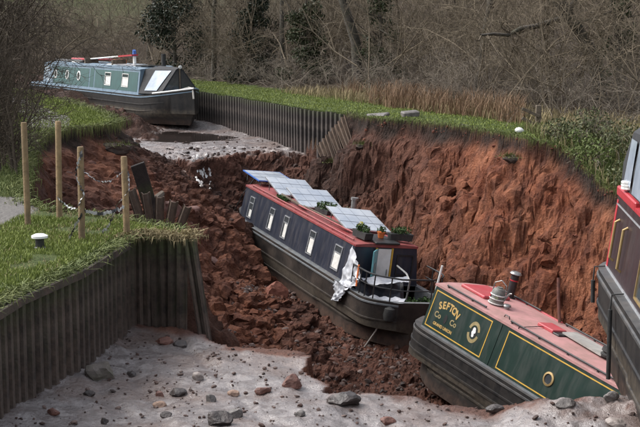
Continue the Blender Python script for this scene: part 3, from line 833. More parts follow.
potted(on(MN, LN - .35, .5, roofz(.5) + .045, 1.5), 'black trough of green plants beside the orange pot on the navy roof', .30, .12, 240, M_rubber, trough=(.6, .22), cat='planter')
potted(on(MN, 4.05, -.05, ZR + .055, .2), 'dark green leafy plants between the solar panels on the navy boat', .34, .30, 420, M_rubber, trough=(.6, .4), cat='planter', pot_h=.12)
potted(on(MN, 4.62, .20, ZR + .05, .2), 'pale variegated plant in a white pot between the solar panels', .16, .16, 120, M_white, pot_h=.12, extra=(M_leafpale, .02, .03))
m = MB(); m.box(-.35, .35, -.16, .16, 0, .05, bev=.012); o = m.build('white_tray', M_white); place(o, on(MN, 4.0, .52, roofz(.52) + .01, .1)); tag(o, 'flat white tray behind the plants on the navy boat roof', 'tray')
for i, (xa, ya, xb, yb, r, mt, nm, lb) in enumerate(((3.5, -.62, 6.9, -.55, .022, M_redroof, 'boat_pole', 'long red wooden pole along the navy boat roof edge'),
                                       (3.2, -.53, 6.3, -.46, .020, M_oldwood, 'boat_pole', 'bare brown wooden pole beside the red pole on the navy roof'),
                                       (2.0, -.52, 3.9, -.60, .030, M_oldwood, 'plank', 'mossy plank lying under the edge of the middle solar panels'))):
    m = MB(); m.tube([(xa, ya, roofz(ya) + .105), (xb, yb, roofz(yb) + .105)], r, 8); o = m.build(nm, mt); place(o, MN); tag(o, lb, 'pole' if 'pole' in nm else 'plank')
V, F_ = leaf_cloud(RNG, 260, 2.3, -.6, ZR + .09, .45, .10, .05, .04); o = mesh_np('weed_clump', V, F_, M_leaf); place(o, MN); tag(o, 'clump of dark weed caught on the navy roof by the solar panels', 'weeds')
# crumpled tarpaulins on the stern
def cloth(name, ctrl, nu, nv, amp, seed, mat, M, label, thick=.004, cat='tarpaulin'):
    """bilinear patch of 4 corners + folds"""
    c = np.array(ctrl, float); u, v = np.meshgrid(np.linspace(0, 1, nu), np.linspace(0, 1, nv))
    P = (c[0][None, None] * ((1-u)*(1-v))[..., None] + c[1][None, None] * (u*(1-v))[..., None] + c[2][None, None] * (u*v)[..., None] + c[3][None, None] * ((1-u)*v)[..., None])
    nrm = np.cross(c[1] - c[0], c[3] - c[0]); nrm /= np.linalg.norm(nrm)
    f = (abs(fbm(u * 3.2 + seed, v * 2.4 + seed, 3, seed)) * 1.5 + .4 * fbm(u * 9, v * 7, 2, seed + 3)) * amp
    P = P + nrm * f[..., None]
    P[..., 2] -= (amp * .6) * np.sin(u * math.pi) * np.sin(v * math.pi)
    V = np.concatenate([P.reshape(-1, 3), (P - nrm * thick).reshape(-1, 3)])
    i = np.arange(nu * nv).reshape(nv, nu)
    F_ = np.stack([i[:-1, :-1], i[:-1, 1:], i[1:, 1:], i[1:, :-1]], -1).reshape(-1, 4)
    F_ = np.concatenate([F_, F_[:, ::-1] + nu * nv])
    o = mesh_np(name, V, F_, mat, smooth=True); place(o, M); return tag(o, label, cat)
cloth('tarpaulin', [(LN - .05, -.88, 2.02), (LN + .75, -1.0, 1.42), (LN + .55, -1.06, 1.10), (LN - .22, -1.09, 1.0)], 26, 26, .09, 5, M_tarp, MN, 'crumpled silver-white sheet hanging from the navy cabin corner')
cloth('tarpaulin', [(LN - .35, -1.10, 1.06), (LN + .45, -1.12, 1.08), (LN + .15, -1.16, .68), (LN - .25, -1.14, .60)], 22, 22, .10, 9, M_tarp, MN, 'silver sheet bunched over the gunwale below the cabin corner')
cloth('tarpaulin', [(LN + .30, -.80, 1.34), (LN + .55, .35, 1.40), (LN + .85, .30, 1.36), (LN + .85, -.70, 1.30)], 22, 14, .07, 12, M_tarp, MN, 'white folded sheet laid across the stern rail by the door')
cloth('tarpaulin', [(LN + .25, -.9, 1.25), (LN + .45, .3, 1.3), (LN + 1.2, .1, .8), (LN + 1.1, -.9, .85)], 24, 24, .16, 14, M_tarpdark, MN, 'dark blue cover slumped inside the navy stern deck')
cloth('tarpaulin', [(LN + .85, -.75, 1.02), (LN + 1.1, .1, 1.08), (LN + 1.35, -.1, .96), (LN + 1.25, -.68, .93)], 18, 14, .08, 17, M_tarp, MN, 'pale sheet lying over the stern deck edge')
m = MB(); m.box(-.025, .025, -.012, .012, -.45, .05, T(LN + .62, -.97, 1.62)); o = m.build('strap', M_orange); place(o, MN); tag(o, 'short orange strap hanging from the navy stern rail', 'strap')
potted(on(MN, LN + 1.1, .25, .56, .2), 'bushy green potted plant on the navy stern deck', .24, .24, 260, M_rubber, pot_h=.3)
potted(on(MN, LN + 1.05, .66, .56, .2), 'second green potted plant at the far side of the navy stern deck', .2, .2, 220, M_rubber, pot_h=.32)
m = MB(); m.lathe([(.0, 0), (.12, .03), (.15, .15), (.13, .3), (.04, .36)], 12); o = m.build('rope_fender', M_rubber, smooth=True); place(o, on(MN, LN + 1.62, -.55, .62)); tag(o, 'round black fender hanging at the navy stern', 'fender')
m = MB(); m.tube([(LN + 1.45, -.62, 1.07), (LN + 1.55, -.66, .8), (LN + 1.45, -.75, .35), (LN + 1.2, -.85, -.1)], .018, 5); o = m.build('mooring_rope', M_rope); place(o, MN); tag(o, 'grey mooring rope dangling from the navy stern', 'rope')
for s in (-1, 1):
    m = MB(); m.tube([(-.45, s * .95, 1.1), (-.25, s * .80, 1.7), (-.1, s * .55, 2.2)], .012, 5); m.build('bow_frame', M_blackmetal, navy)
b = MB(); b.loft([[(-1.1, -.55, 1.12), (-1.1, .55, 1.12), (-.6, .05, 1.75), (-.6, -.05, 1.75)], [(-.02, -.88, 1.06), (-.02, .88, 1.06), (-.02, .72, 1.95), (-.02, -.72, 1.95)]]); b.build('bow_cover', M_canvas, navy)

# ---- the green boat SEFTON, stern in the hole
green, MS = boat_root('narrowboat', (2.619, 26.858, -4.711), -1.023, .168, -.17, 'dark green narrowboat with faded pink roof and yellow lettering in the hole')
LS = 5.6
make_hull(green, -.62, 8.2, 'stern', 'bow', [(5.7, 6.6)], M_hullblack, M_gunwaledark, (.97, .74, .56, .33))
make_cabin(green, 0, LS, M_green, M_pinkroof, [(.25, 1.55), (2.3, LS - .2)], M_blackmetal)
CH = (ZR - ZG) / math.cos(TUM)
def lining(x0, x1, h0, h1, s=-1, t=.022):
    m = MB(); frame_ring(m, x1 - x0, h1 - h0, t, .005, sideM((x0 + x1)/2, (h0 + h1)/2, s, .001)); m.build('lining', M_yellow, green)
for s in (-1, 1):
    lining(.08, 1.92, .09, .86, s)
    lining(2.42, 5.4, .09, .86, s)
    m = MB(); m.box(0, LS, .0, .045, 0, .014, sideM(0, 0, s)); m.build('coach_line', M_gunwale, green)
    m = MB(); m.box(2.14, 2.20, .05, .93, 0, .01, sideM(0, 0, s)); m.build('panel_joint', M_green, green)
    porthole(green, 3.8, .44, .135, s)
# lettering: arched name, small words, roundel
def sign(s=-1):
    word = 'SEFTON'; R_ = .62; cxm, cym = .62, .04
    for i, ch in enumerate(word):
        a = (i - 2.5) * .185
        M = sideM(cxm + R_ * math.sin(a), cym + R_ * math.cos(a), s, .0035) @ Matrix.Rotation(-a, 4, 'Z') @ Matrix.Diagonal((1.12, 1.25, 1, 1))
        text_mesh('letter', ch, .165, M_gold, green, M, bold=.006)
    text_mesh('letter', 'Co', .17, M_letterdim, green, sideM(.36, .40, s, .0035), bold=.004)
    text_mesh('letter', 'Co', .17, M_letterdim, green, sideM(.88, .40, s, .0035), bold=.004)
    text_mesh('letter', 'GRAND UNION', .088, M_gold, green, sideM(.62, .215, s, .0035), bold=.003)
    # crest between the two small words
    m = MB(); M = sideM(.62, .40, s, .002); n = 16
    m.add([(.05 * math.cos(2*math.pi*k/n), .10 * math.sin(2*math.pi*k/n), .003) for k in range(n)], [tuple(range(n))], M); m.build('crest', M_hullblack, green)
    m = MB()
    rings = [[(rr * math.cos(2*math.pi*k/24), 1.25 * rr * math.sin(2*math.pi*k/24), zz) for rr, zz in ((.115, 0), (.115, .003), (.175, .003), (.175, 0))] for k in range(24)]
    for k0, k1 in ((1, 11), (13, 23)): m.loft(rings[k0:k1 + 1], M=sideM(1.52, .47, s, .002))
    m.build('roundel_ring', M_letterdim, green)
    m = MB(); m.add([(.09 * math.cos(2*math.pi*k/n), .115 * math.sin(2*math.pi*k/n), .003) for k in range(n)], [tuple(range(n))], sideM(1.52, .47, s, .002)); m.build('roundel_field', M_blackmetal, green)
    m = MB()
    for px_, py_, r_ in ((.0, .05, .045), (-.015, -.01, .04), (.0, -.06, .035), (.03, .02, .03)):
        m.add([(px_ + r_ * math.cos(2*math.pi*k/10), py_ + r_ * 1.2 * math.sin(2*math.pi*k/10), .0045 + .0004 * len(m.f)) for k in range(10)], [tuple(range(10))], sideM(1.52, .47, s, .002))
    m.build('roundel_emblem', M_white, green)
sign()
# roof furniture that is part of the boat
m = MB(); m.box(.22, 1.0, -.36, .36, ZR + .045, ZR + .115, bev=.02); m.build('sliding_hatch', M_hatchred, green)
m = MB(); m.box(0, 2.16, -.03, .04, 0, .03, T(0, CT - .03, ZR + .01), bev=.01); m.build('roof_rail', M_hatchred, green)
m = MB()
m.tube([(.72, .58, ZR + .02), (.72, .58, ZR + .52)], .085, 14); m.tube([(.72, .58, ZR + .02), (.72, .58, ZR + .06)], .12, 14)
ch = m.build('chimney', M_blackmetal, green, smooth=True)
m = MB(); m.lathe([(.12, 0), (.13, .015), (.10, .05), (.02, .07)], 16, T(.72, .58, ZR + .54)); m.build('chimney_cap', M_metal, ch, smooth=True)
m = MB(); m.tube([(.72, .58, ZR + .40), (.72, .58, ZR + .425)], .089, 14); m.build('chimney_band', M_brightred, ch, smooth=True)
m = MB(); m.tube([(1.98, -.62, ZR + .03), (2.0, -.62, ZR + .08), (2.12, -.62, ZR + .08), (2.14, -.62, ZR + .03)], .012, 6); m.build('grab_handle', M_blackmetal, green)
m = MB(); m.lathe([(.05, 0), (.05, .05), (.085, .055), (.07, .09), (.02, .10)], 14, T(1.56, -.22, ZR + .055)); m.build('mushroom_vent', M_metal, green, smooth=True)
m = MB(); m.box(2.45, 2.9, -.18, .20, ZR + .045, ZR + .12, bev=.015); fh = m.build('roof_hatch', M_hatchred, green)
m = MB(); m.box(2.9, 3.08, -.18, .20, ZR + .045, ZR + .09, bev=.012); m.build('hatch_runner', M_blackmetal, fh)
m = MB(); m.tube([(2.62, -.79, ZR), (2.62, -.79, ZR + .06)], .012, 6); m.tube([(2.62, -.79, ZR + .05), (2.62, .1, ZR + .11)], .008, 6); m.build('aerial_cable', M_blackmetal, green)
# swan neck of the rudder with its brass tip
m = MB(); m.tube([(-.62, 0, 1.06), (-.66, 0, 1.45), (-.52, 0, 1.72), (-.34, .02, 1.80)], .024, 8); sn = m.build('tiller', M_blackmetal, green)
m = MB(); m.tube([(-.34, -.5, 1.1), (-.34, -.5, 2.3)], .024, 10); m.build('tiller_pin', M_white, sn)
m = MB(); m.lathe([(.02, 0), (.09, .02), (.11, .1), (.10, .18), (.03, .22)], 12, T(-.70, -.18, .62)); m.build('stern_fender', M_rope, green, smooth=True)
m = MB(); m.box(-.02, .008, -.34, .34, 1.1, 1.95); m.build('stern_door', M_hatchred, green)
# things standing on it
M_can = surf('can_paint', (.10, .11, .10), (.20, .20, .18), 12, .55, .15, dirt=(.16, .10, .09), dirt_amt=.6)
e = empty('water_can'); e.matrix_world = on(MS, 1.29, -.28, ZR + .055, .4)
m = MB(); m.lathe([(.15, 0), (.155, .02), (.15, .04), (.14, .26), (.10, .33), (.06, .34), (.06, .36)], 16); m.build('body', M_can, e, smooth=True)
m = MB()
for zz, rr in ((.03, .16), (.12, .155), (.20, .152)): m.tube([(rr * math.cos(t), rr * math.sin(t), zz) for t in np.linspace(0, 2*math.pi, 17)], .012, 5)
m.build('hoop', M_white, e)
for k in range(5):
    m = MB(); a = 2*math.pi*k/5; m.lathe([(.0, 0), (.04, .0), (.04, .006), (.0, .006)], 10, Matrix.Rotation(a, 4, 'Z') @ T(.152, 0, .16) @ Matrix.Rotation(math.pi/2, 4, 'Y')); m.build('painted_rose', M_brightred if k % 2 else M_leafpale, e)
m = MB(); m.tube([(-.14, 0, .26), (-.13, 0, .42), (0, 0, .50), (.13, 0, .42), (.14, 0, .26)], .011, 6); m.build('handle', M_metal, e)
m = MB(); m.tube([(.12, 0, .1), (.24, 0, .30), (.28, 0, .31)], [.03, .018, .018], 8); m.build('spout', M_metal, e)
tag(e, 'small decorated metal water can with hoop handle on the pink roof', 'water can')
m = MB(); m.prism([(-.62, -.19), (.55, -.24), (.62, .2), (-.55, .22)], 0, .03, Matrix.Rotation(math.pi/2, 4, 'X')); o = m.build('board', M_greyboard); place(o, on(MS, 3.55, .16, ZR + .095, -.10)); tag(o, 'grey weathered board lying on the pink roof', 'board')
m = MB(); m.lathe([(.0, 0), (.15, 0), (.16, .05), (.12, .08), (.16, .11), (.15, .17), (.05, .175)], 14); o = m.build('coiled_hose', M_rubber, smooth=True); place(o, on(MS, 4.2, .05, ZR + .105)); tag(o, 'black coiled hose at the low end of the pink roof', 'hose')
m = MB(); m.tube([(2.2, .66, ZR + .05), (1.98, .68, ZR + .45), (1.8, .70, ZR + .85)], .034, 8); o = m.build('rusty_pole', surf('rust', (.07, .025, .018), (.13, .045, .03), 9, .8, .3)); place(o, MS); tag(o, 'rusty red pole leaning up from the pink roof against the bank', 'pole')
for k, (x, y, l, a) in enumerate(((4.3, .55, 1.1, .05), (4.5, .66, .9, -.06))):
    m = MB(); m.tube([(-l/2, 0, .03), (l/2, .02, .03)], .035, 7); o = m.build('boat_pole', M_oldwood); place(o, on(MS, x, y, roofz(y) + .02, a)); tag(o, ('dark pole lying along the far roof edge beside the grey board', 'shorter dark pole lying outermost on the far pink roof edge')[k], 'pole')
V, F_ = leaf_cloud(RNG, 160, 5.35, -1.02, 1.2, .16, .07, .26, .05); o = mesh_np('weed_clump', V, F_, leafmat('weed_leaf', (.05, .10, .015), (.12, .19, .04))); place(o, MS); tag(o, 'bright green weeds hanging at the low end of the green boat', 'weeds')

# ---- the teal boat afloat no more, on the far bed
teal, MT = boat_root('narrowboat', (-11.665, 59.222, -1.14), -1.021, -.003, .012, 'teal narrowboat with pale blue trim moored upright on the far canal bed')
LT = 10.6
make_hull(teal, -2.2, LT + 3.0, 'stern', 'bow', [(LT + .1, LT + 1.7)], M_hullblack, M_paleblue, (.97, .70, .45))
make_cabin(teal, 0, LT, M_paleblue, M_paleblue, [(.3, LT - .4)], M_paleblue)
for s in (-1, 1):
    for a, c in ((1.25, 5.45), (6.1, LT - .15)):
        m = MB(); m.box(a, c, .10, .85, 0, .008, sideM(0, 0, s)); m.build('painted_panel', M_teal, teal)
    m = MB(); m.box(5.55, 6.0, .10, .88, 0, .006, sideM(0, 0, s)); m.build('side_hatch', M_teal, teal)
    for x in (1.55, 2.95, 4.3): porthole(teal, x, .52, .20, s, M_white, M_glass)
    for x in (7.5, 9.25): boat_window(teal, x, .50, .62, .52, s, M_white)
    m = MB(); m.box(.15, .8, .18, .80, 0, .008, sideM(0, 0, s)); m.build('patterned_panel', surf('stern_scene', (.10, .17, .25), (.42, .46, .48), 3.5, .5, 0), teal)
m = MB(); m.tube([(LT - .6, .45, ZR), (LT - .6, .45, ZR + .55)], .09, 10); m.build('chimney', M_blackmetal, teal, smooth=True)
for i, x in enumerate((2.4, 6.4, 9.0)):
    m = MB(); m.box(x - .45, x + .45, -.28, .28, ZR + .05, ZR + .09, bev=.015); m.build('roof_box', M_white, teal)
m = MB(); m.box(6.9, 8.7, -.35, .3, ZR + .07, ZR + .10); m.build('solar_panel', M_alu, teal)
m = MB(); m.box(8.9, 10.3, -.35, .3, ZR + .09, ZR + .12); m.build('solar_panel', M_glass, teal)
# cratch over the fore deck: dark cover, light window, glazed front triangle
xa, xb = LT, LT + 1.75
def cratch(u, v, s_, off=0.0):
    """cover surface: u along the boat, v from gunwale up to the ridge"""
    x = xa + (xb - xa) * u
    y0, z0, y1, z1, zr = .93 - .13 * u, ZG + .05 + .05 * u, .62 - .48 * u, ZR + .03 * u, ZR + .12 - .02 * u
    if v < .85: y, z = y0 + (y1 - y0) * v / .85, z0 + (z1 - z0) * v / .85
    else: y, z = y1 * (1 - (v - .85) / .15), z1 + (zr - z1) * (v - .85) / .15
    return (x, s_ * (y + off), z + off * .5)
def grid_patch(fn, nu, nv):
    vs = [fn(i / nu, j / nv) for i in range(nu + 1) for j in range(nv + 1)]
    return vs, [(i*(nv+1)+j, (i+1)*(nv+1)+j, (i+1)*(nv+1)+j+1, i*(nv+1)+j+1) for i in range(nu) for j in range(nv)]
b = MB()
for s_ in (-1, 1): b.add(*grid_patch(lambda u, v: cratch(u, v, s_), 8, 20))
b.add([cratch(1, v, -1) for v in (0, .85, 1)] + [cratch(1, v, 1) for v in (.85, 0)], [(0, 1, 2, 3, 4)])
cr = b.build('cratch_cover', M_canvas, teal)
def quad_on(pts, mat, name, parent, off=(0, 0, 0), th=.01):
    m = MB(); m.add([tuple(Vector(p) + Vector(off)) for p in pts], [tuple(range(len(pts)))]); return m.build(name, mat, parent)
for s_ in (-1, 1):
    m = MB(); m.add(*grid_patch(lambda u, v: cratch(.26 + .12 * v + .52 * u, .10 + .70 * v, s_, .025), 6, 8)); m.build('cover_window', M_screen, cr)
quad_on([(xb + .012, -.66, ZG + .2), (xb + .012, -.06, ZG + .2), (xb + .012, -.05, ZR - .02), (xb + .012, -.14, ZR - .05)], M_glass, 'cratch_pane', cr)
quad_on([(xb + .012, .66, ZG + .2), (xb + .012, .06, ZG + .2), (xb + .012, .05, ZR - .02), (xb + .012, .14, ZR - .05)], M_glass, 'cratch_pane', cr)
m = MB(); m.tube([(xb + .02, 0, ZG + .1), (xb + .02, 0, ZR + .06)], .03, 6); m.build('cratch_post', M_oldwood, cr)
m = MB(); m.lathe([(.0, 0), (.06, .0), (.07, .05), (.0, .08)], 10, T(xb + .04, 0, ZR + .12) @ Matrix.Rotation(math.pi/2, 4, 'Y')); m.build('headlamp', M_white, cr)
Lb = [q for q in rings_for(-2.2, LT + 3.0, 'stern', 'bow') if q[0] > LT + 1.2]
for s in (-1, 1):
    m = MB(); m.tube([(q[0], s * q[1], q[3] + .03) for q in Lb], .035, 6); m.build('bow_rail', M_paleblue if s > 0 else M_white, teal)
m = MB(); m.tube([(LT + 2.1, -.3, 1.25), (LT + 2.4, .05, 1.38), (LT + 2.7, .1, 1.35), (LT + 2.95, -.05, 1.3), (LT + 3.1, -.1, 1.0)], .035, 6); o = m.build('mooring_rope', M_rope); place(o, MT); tag(o, 'pale mooring rope coiled over the teal boat bow', 'rope')
def stick(M, a, c, r, mat, name, label, cat, n=6):
    m = MB(); m.tube([a, c], r, n); o = m.build(name, mat); place(o, M); return tag(o, label, cat)
m = MB(); m.box(-2.6, 2.6, -.14, .14, 0, .05, bev=.01); gp = m.build('gangplank', M_white); place(gp, on(MT, 5.3, .1, ZR + .30, .02) @ Matrix.Rotation(rad(-3.2), 4, 'Y')); tag(gp, 'long red and white gangplank on the teal boat roof', 'gangplank')
m = MB(); m.box(1.3, 2.62, -.145, .145, -.004, .056); m.build('red_end', M_brightred, gp)
m = MB(); m.box(-2.62, -1.9, -.145, .145, -.004, .056); m.build('red_end', M_brightred, gp)
m = MB()
for x in (3.6, 6.6): m.box(x - .06, x + .06, -.3, .3, ZR + .04, ZR + .27)
m.build('roof_rack', M_oldwood, teal)
stick(MT, (.4, .35, ZR + .16), (5.2, .3, ZR + .22), .045, M_brightred, 'boat_pole', 'long red pole at the stern end of the teal roof', 'pole')
stick(MT, (-.4, -.15, ZR + .10), (3.2, -.2, ZR + .12), .06, M_blackmetal, 'boat_pole', 'dark pole on the stern end of the teal roof', 'pole')
m = MB(); m.box(-.3, .3, -.2, .2, 0, .2, bev=.02); o = m.build('crate', M_orange); place(o, on(MT, 6.2, .2, ZR + .06)); tag(o, 'small orange red crate under the gangplank on the teal roof', 'crate')
e = empty('roof_post'); e.matrix_world = on(MT, 7.75, .2, ZR + .06)
m = MB(); m.box(-.06, .06, -.05, .05, 0, .38, bev=.01); m.build('post', M_white, e)
m = MB(); m.prism([(-.08, .36), (.08, .36), (.04, .58), (-.03, .62)], -.06, .06); m.build('blue_top', M_blue, e)
tag(e, 'white post with blue top standing on the teal boat roof', 'post')

# ---- the maroon boat left on the edge at the right, only its stern in the frame
maroon, MM = boat_root('narrowboat', (4.50, 16.05, -1.33), rad(-95), rad(0.5), rad(0), 'maroon and black narrowboat perched on the edge at the far right')
LM = 8.5
make_hull(maroon, -.35, LM + 4, 'stern', 'bow', [], M_hullblack, M_gunwaledark, (.97, .62, .33))
make_cabin(maroon, .25, LM, M_maroon, M_brightred, None)
CT_ = CT
m = MB(); m.box(.26, 1.7, -CT - .03, -CT + .06, ZR - .03, ZR + .075, bev=.015); m.build('coaming', M_brightred, maroon)
m = MB(); m.box(.26, 1.7, CT - .06, CT + .03, ZR - .03, ZR + .075, bev=.015); m.build('coaming', M_brightred, maroon)
for s in (-1, 1):
    m = MB(); m.box(.25, LM, .80, .82, 0, .006, sideM(0, 0, s)); m.build('coach_line', M_alu, maroon)
    m = MB(); m.box(.25, .36, .02, .86, 0, .006, sideM(0, 0, s)); m.build('corner_panel', M_brightred, maroon)
    m = MB(); m.box(.25, LM, .0, .03, 0, .012, sideM(0, 0, s)); m.build('coach_line', M_alu, maroon)
    for x, hh in ((.70, .5), (1.35, .52)):
        m = MB(); M = sideM(x, .42, s); m.tube([M @ Vector((0, -hh/2, .0)), M @ Vector((0, -hh/2 + .03, .05)), M @ Vector((0, hh/2 - .03, .05)), M @ Vector((0, hh/2, 0))], .018, 8); m.build('grab_rail', M_gold_metal, maroon)
    boat_window(maroon, 2.8, .42, .55, .62, s, M_gold_metal, half=False)
    boat_window(maroon, 4.4, .42, .55, .62, s, M_gold_metal, half=False)
# pram hood
def hoodring(x, k, top): return [(x, -CT + .02, ZR + .06), (x, -CT + .04, ZR + .35), (x, -CT * .86 * k, ZR + top * .82), (x, -CT * .6 * k, ZR + top), (x, CT * .6 * k, ZR + top), (x, CT * .86 * k, ZR + top * .82), (x, CT - .04, ZR + .35), (x, CT - .02, ZR + .06)]
b = MB(); b.loft([hoodring(.24, .97, .78), hoodring(.50, 1, .92), hoodring(1.5, 1, .95), hoodring(2.2, 1, .92)]); hood = b.build('pram_hood', M_canvas, maroon, smooth=True)
for s in (-1, 1):
    def hp(x, v):
        return (x, s * (CT - .035 - .02 * v + .022 - .055 * v), ZR + .14 + .60 * v)
    quad_on([hp(.56, .06), hp(1.08, .02), hp(1.08, .92), hp(.66, .92)], M_screen, 'hood_window', hood, (0, s * .012, 0))
    quad_on([hp(1.25, -.05), hp(2.0, -.05), hp(2.0, 1.0), hp(1.25, 1.0)], M_screen, 'hood_window', hood, (0, s * .012, 0))
quad_on([(.225, -.55, ZR + .2), (.225, .55, ZR + .2), (.236, .45, ZR + .66), (.236, -.45, ZR + .66)], M_screen, 'hood_window', hood)
for x, z0, z1, lb in ((.35, .62, 1.02, 'black rope fender hanging at the round stern of the maroon boat'), (1.95, .1, 1.02, 'long black fender hanging down the maroon boat side')):
    e = empty('fender'); e.matrix_world = MM
    m = MB(); m.tube([(x, -1.09, z0), (x, -1.095, z1 - .12)], [.026, .026], 10); m.build('body', M_rubber, e, smooth=True)
    m = MB(); m.tube([(x, -1.095, z1 - .13), (x, -1.08, ZG + .02), (x, -.95, ZG + .03)], .010, 6); m.build('rope', M_rubber, e)
    tag(e, lb, 'fender')
m = MB()
rr_ = RNG
for k in range(3): m.tube([(-.12 + .1*math.cos(t)*(1 - .1*k), .1*math.sin(t), .02 + .035*k) for t in np.linspace(0, 6.28, 15)], .018, 5)
o = m.build('rope_coil', M_white); place(o, on(MM, .95, -CT + .05, ZR + .10)); tag(o, 'coil of white rope on the red coaming of the maroon boat', 'rope')

# ------------------------------------------------------------------ sheet piling
M_pile = surf('pile_steel', (0.022, 0.016, 0.012), (0.07, 0.047, 0.035), 7, .75, .5, dirt=(0.05, 0.055, 0.025), dirt_amt=.6, streak=True, bands=((-.22, .2, .10, (.06, .075, .025), .8), (-.62, -.40, .05, (.11, .085, .065), .45), (-1.6, -1.02, .10, (.12, .085, .07), .7)), rand=.22)
M_pilefar = surf('pile_steel_far', (0.014, 0.011, 0.010), (0.036, 0.028, 0.025), 7, .8, .4, dirt=(0.05, 0.04, 0.034), dirt_amt=.6, streak=True, bands=((-.15, .2, .08, (.06, .07, .03), .7), (-.55, -.38, .05, (.12, .095, .08), .5), (-1.6, -.95, .1, (.12, .09, .08), .6)), rand=.2)
M_pilebrown = surf('pile_rusty', (0.07, 0.046, 0.034), (0.15, 0.10, 0.07), 6, .85, .5, dirt=(0.04, 0.03, 0.02), dirt_amt=.7, streak=True, rand=.2)
def sheet_mesh(name, w_, h, d, mat, ribs=1):
    prof = []
    for r in range(ribs):
        x0 = w_ * r / ribs; q = w_ / ribs
        prof += [(x0, 0), (x0 + .12 * q, 0), (x0 + .30 * q, -d), (x0 + .68 * q, -d), (x0 + .86 * q, 0)]
    prof.append((w_ - .004, 0))
    m = MB()
    rings = []
    th = .022
    ring0 = [(x, y, 0) for x, y in prof] + [(x, y + th, 0) for x, y in reversed(prof)]
    ring1 = [(x, y, -h) for x, y, _ in ring0]
    m.loft([ring0, ring1])
    o = m.build(name, mat)
    COL.objects.unlink(o)
    return o
def pile_wall(root, pts, proto, w_, zj=.02, tilt=.01, sx=1.0, top=0.0, lean=0.0):
    """sheets along the ground polyline pts; water side is to the right of travel"""
    base = Vector(root.location)
    for a, b_ in zip(pts[:-1], pts[1:]):
        a, b_ = Vector(a), Vector(b_); d = b_ - a; n = max(1, round(Vector((d.x, d.y, 0)).length / (w_ * sx)))
        ang = math.atan2(d.y, d.x)
        for k in range(n):
            p = a.lerp(b_, k / n)
            M = T(p.x - base.x, p.y - base.y, p.z + top + random.uniform(-zj, zj) - base.z) @ Matrix.Rotation(ang, 4, 'Z') @ Matrix.Rotation(lean + random.uniform(-tilt, tilt), 4, 'X') @ Matrix.Rotation(random.uniform(-tilt, tilt), 4, 'Y') @ Matrix.Diagonal((Vector((d.x, d.y, 0)).length / n / w_, 1, 1, 1))
            share(proto, root, M)
def rail(root, pts, w_, h, mat, name, off=(0, 0, 0)):
    base = Vector(root.location); rings = []
    pts = [Vector(p) for p in pts]
    for i, p in enumerate(pts):
        d = (pts[min(i+1, len(pts)-1)] - pts[max(i-1, 0)]); d.z = 0; d.normalize(); s_ = Vector((d.y, -d.x, 0))
        q = p - base + Vector(off)
        rings.append([q + s_ * w_/2, q + s_ * w_/2 + Vector((0, 0, h)), q - s_ * w_/2 + Vector((0, 0, h)), q - s_ * w_/2])
    m = MB(); m.loft([[tuple(v) for v in r] for r in rings]); return m.build(name, mat, root)
nearp = sheet_mesh('pile_sheet', .33, 1.75, .07, M_pile, ribs=2)
nw = empty('pile_wall', (-2.84, 14.4, -1.25)); tag(nw, 'dark corrugated steel piling wall below the near grass bank', 'piling')
near_line = [(-3.42, 10.6, -.03), (-3.13, 13.0, -.03), (-2.77, 14.4, -.03), (-2.50, 16.1, .0), (-2.40, 16.45, .0), (-2.22, 16.62, .0)]
pile_wall(nw, near_line, nearp, .33)
pile_wall(nw, [(-2.22, 16.62, .0), (-1.95, 16.52, .02), (-1.70, 16.36, -.02)], nearp, .33, sx=.66, zj=.05, tilt=.02)
share(nearp, nw, T(-1.74 - nw.location.x, 16.33 - nw.location.y, -.02 - nw.location.z) @ Matrix.Rotation(rad(-8), 4, 'Y') @ Matrix.Rotation(rad(-2), 4, 'X') @ Matrix.Diagonal((.5, 1, 1, 1)))
rail(nw, [(x + .07, y - .01, z - .09) for x, y, z in near_line[:4]], .05, .08, M_pile, 'capping_rail', (.03, 0, 0))
farp = sheet_mesh('pile_sheet', .5, 1.75, .10, M_pilefar, ribs=2)
fw = empty('pile_wall', (-2.7, 46.7, -1.2)); tag(fw, 'long dark piling wall under the far grass bank beyond the hole', 'piling')
far_line = [(-16.5, 71.0, 0), (-9.66, 61, 0), (-4.78, 50.85, 0), (-2.78, 46.65, 0), (-.60, 41.12, 0), (.74, 38.85, 0)]
pile_wall(fw, [(p[0], p[1], p[2] - .02) for p in far_line], farp, .5, zj=.025, tilt=.008)
# torn-off piece leaning down into the hole at the end of that wall
brp = sheet_mesh('pile_sheet', .28, 1.3, .09, M_pilebrown)
tw = empty('pile_wall', tuple(at(345, 128, -.3))); tag(tw, 'brown torn row of pile sheets leaning down into the hole', 'piling')
pa, pb = at(350, 119, -.05), at(322, 152, -1.25)
A_, B_ = Vector((.72, 38.25, .0)), Vector((-.10, 38.95, -1.0))
nb_ = 9
for k in range(nb_):
    p = A_.lerp(B_, k / nb_) - Vector(tw.location)
    xax = (B_ - A_).normalized(); dn = Vector((.28, -.55, -.80)).normalized(); zax = -dn
    xax = (xax - zax * xax.dot(zax)).normalized(); yax = zax.cross(xax)
    M = Matrix(((xax.x, yax.x, zax.x, p.x), (xax.y, yax.y, zax.y, p.y), (xax.z, yax.z, zax.z, p.z), (0, 0, 0, 1))) @ Matrix.Rotation(random.uniform(-.05, .05), 4, 'Y') @ Matrix.Diagonal(((B_ - A_).length / nb_ / .28, 1, 1, 1))
    share(brp, tw, M)
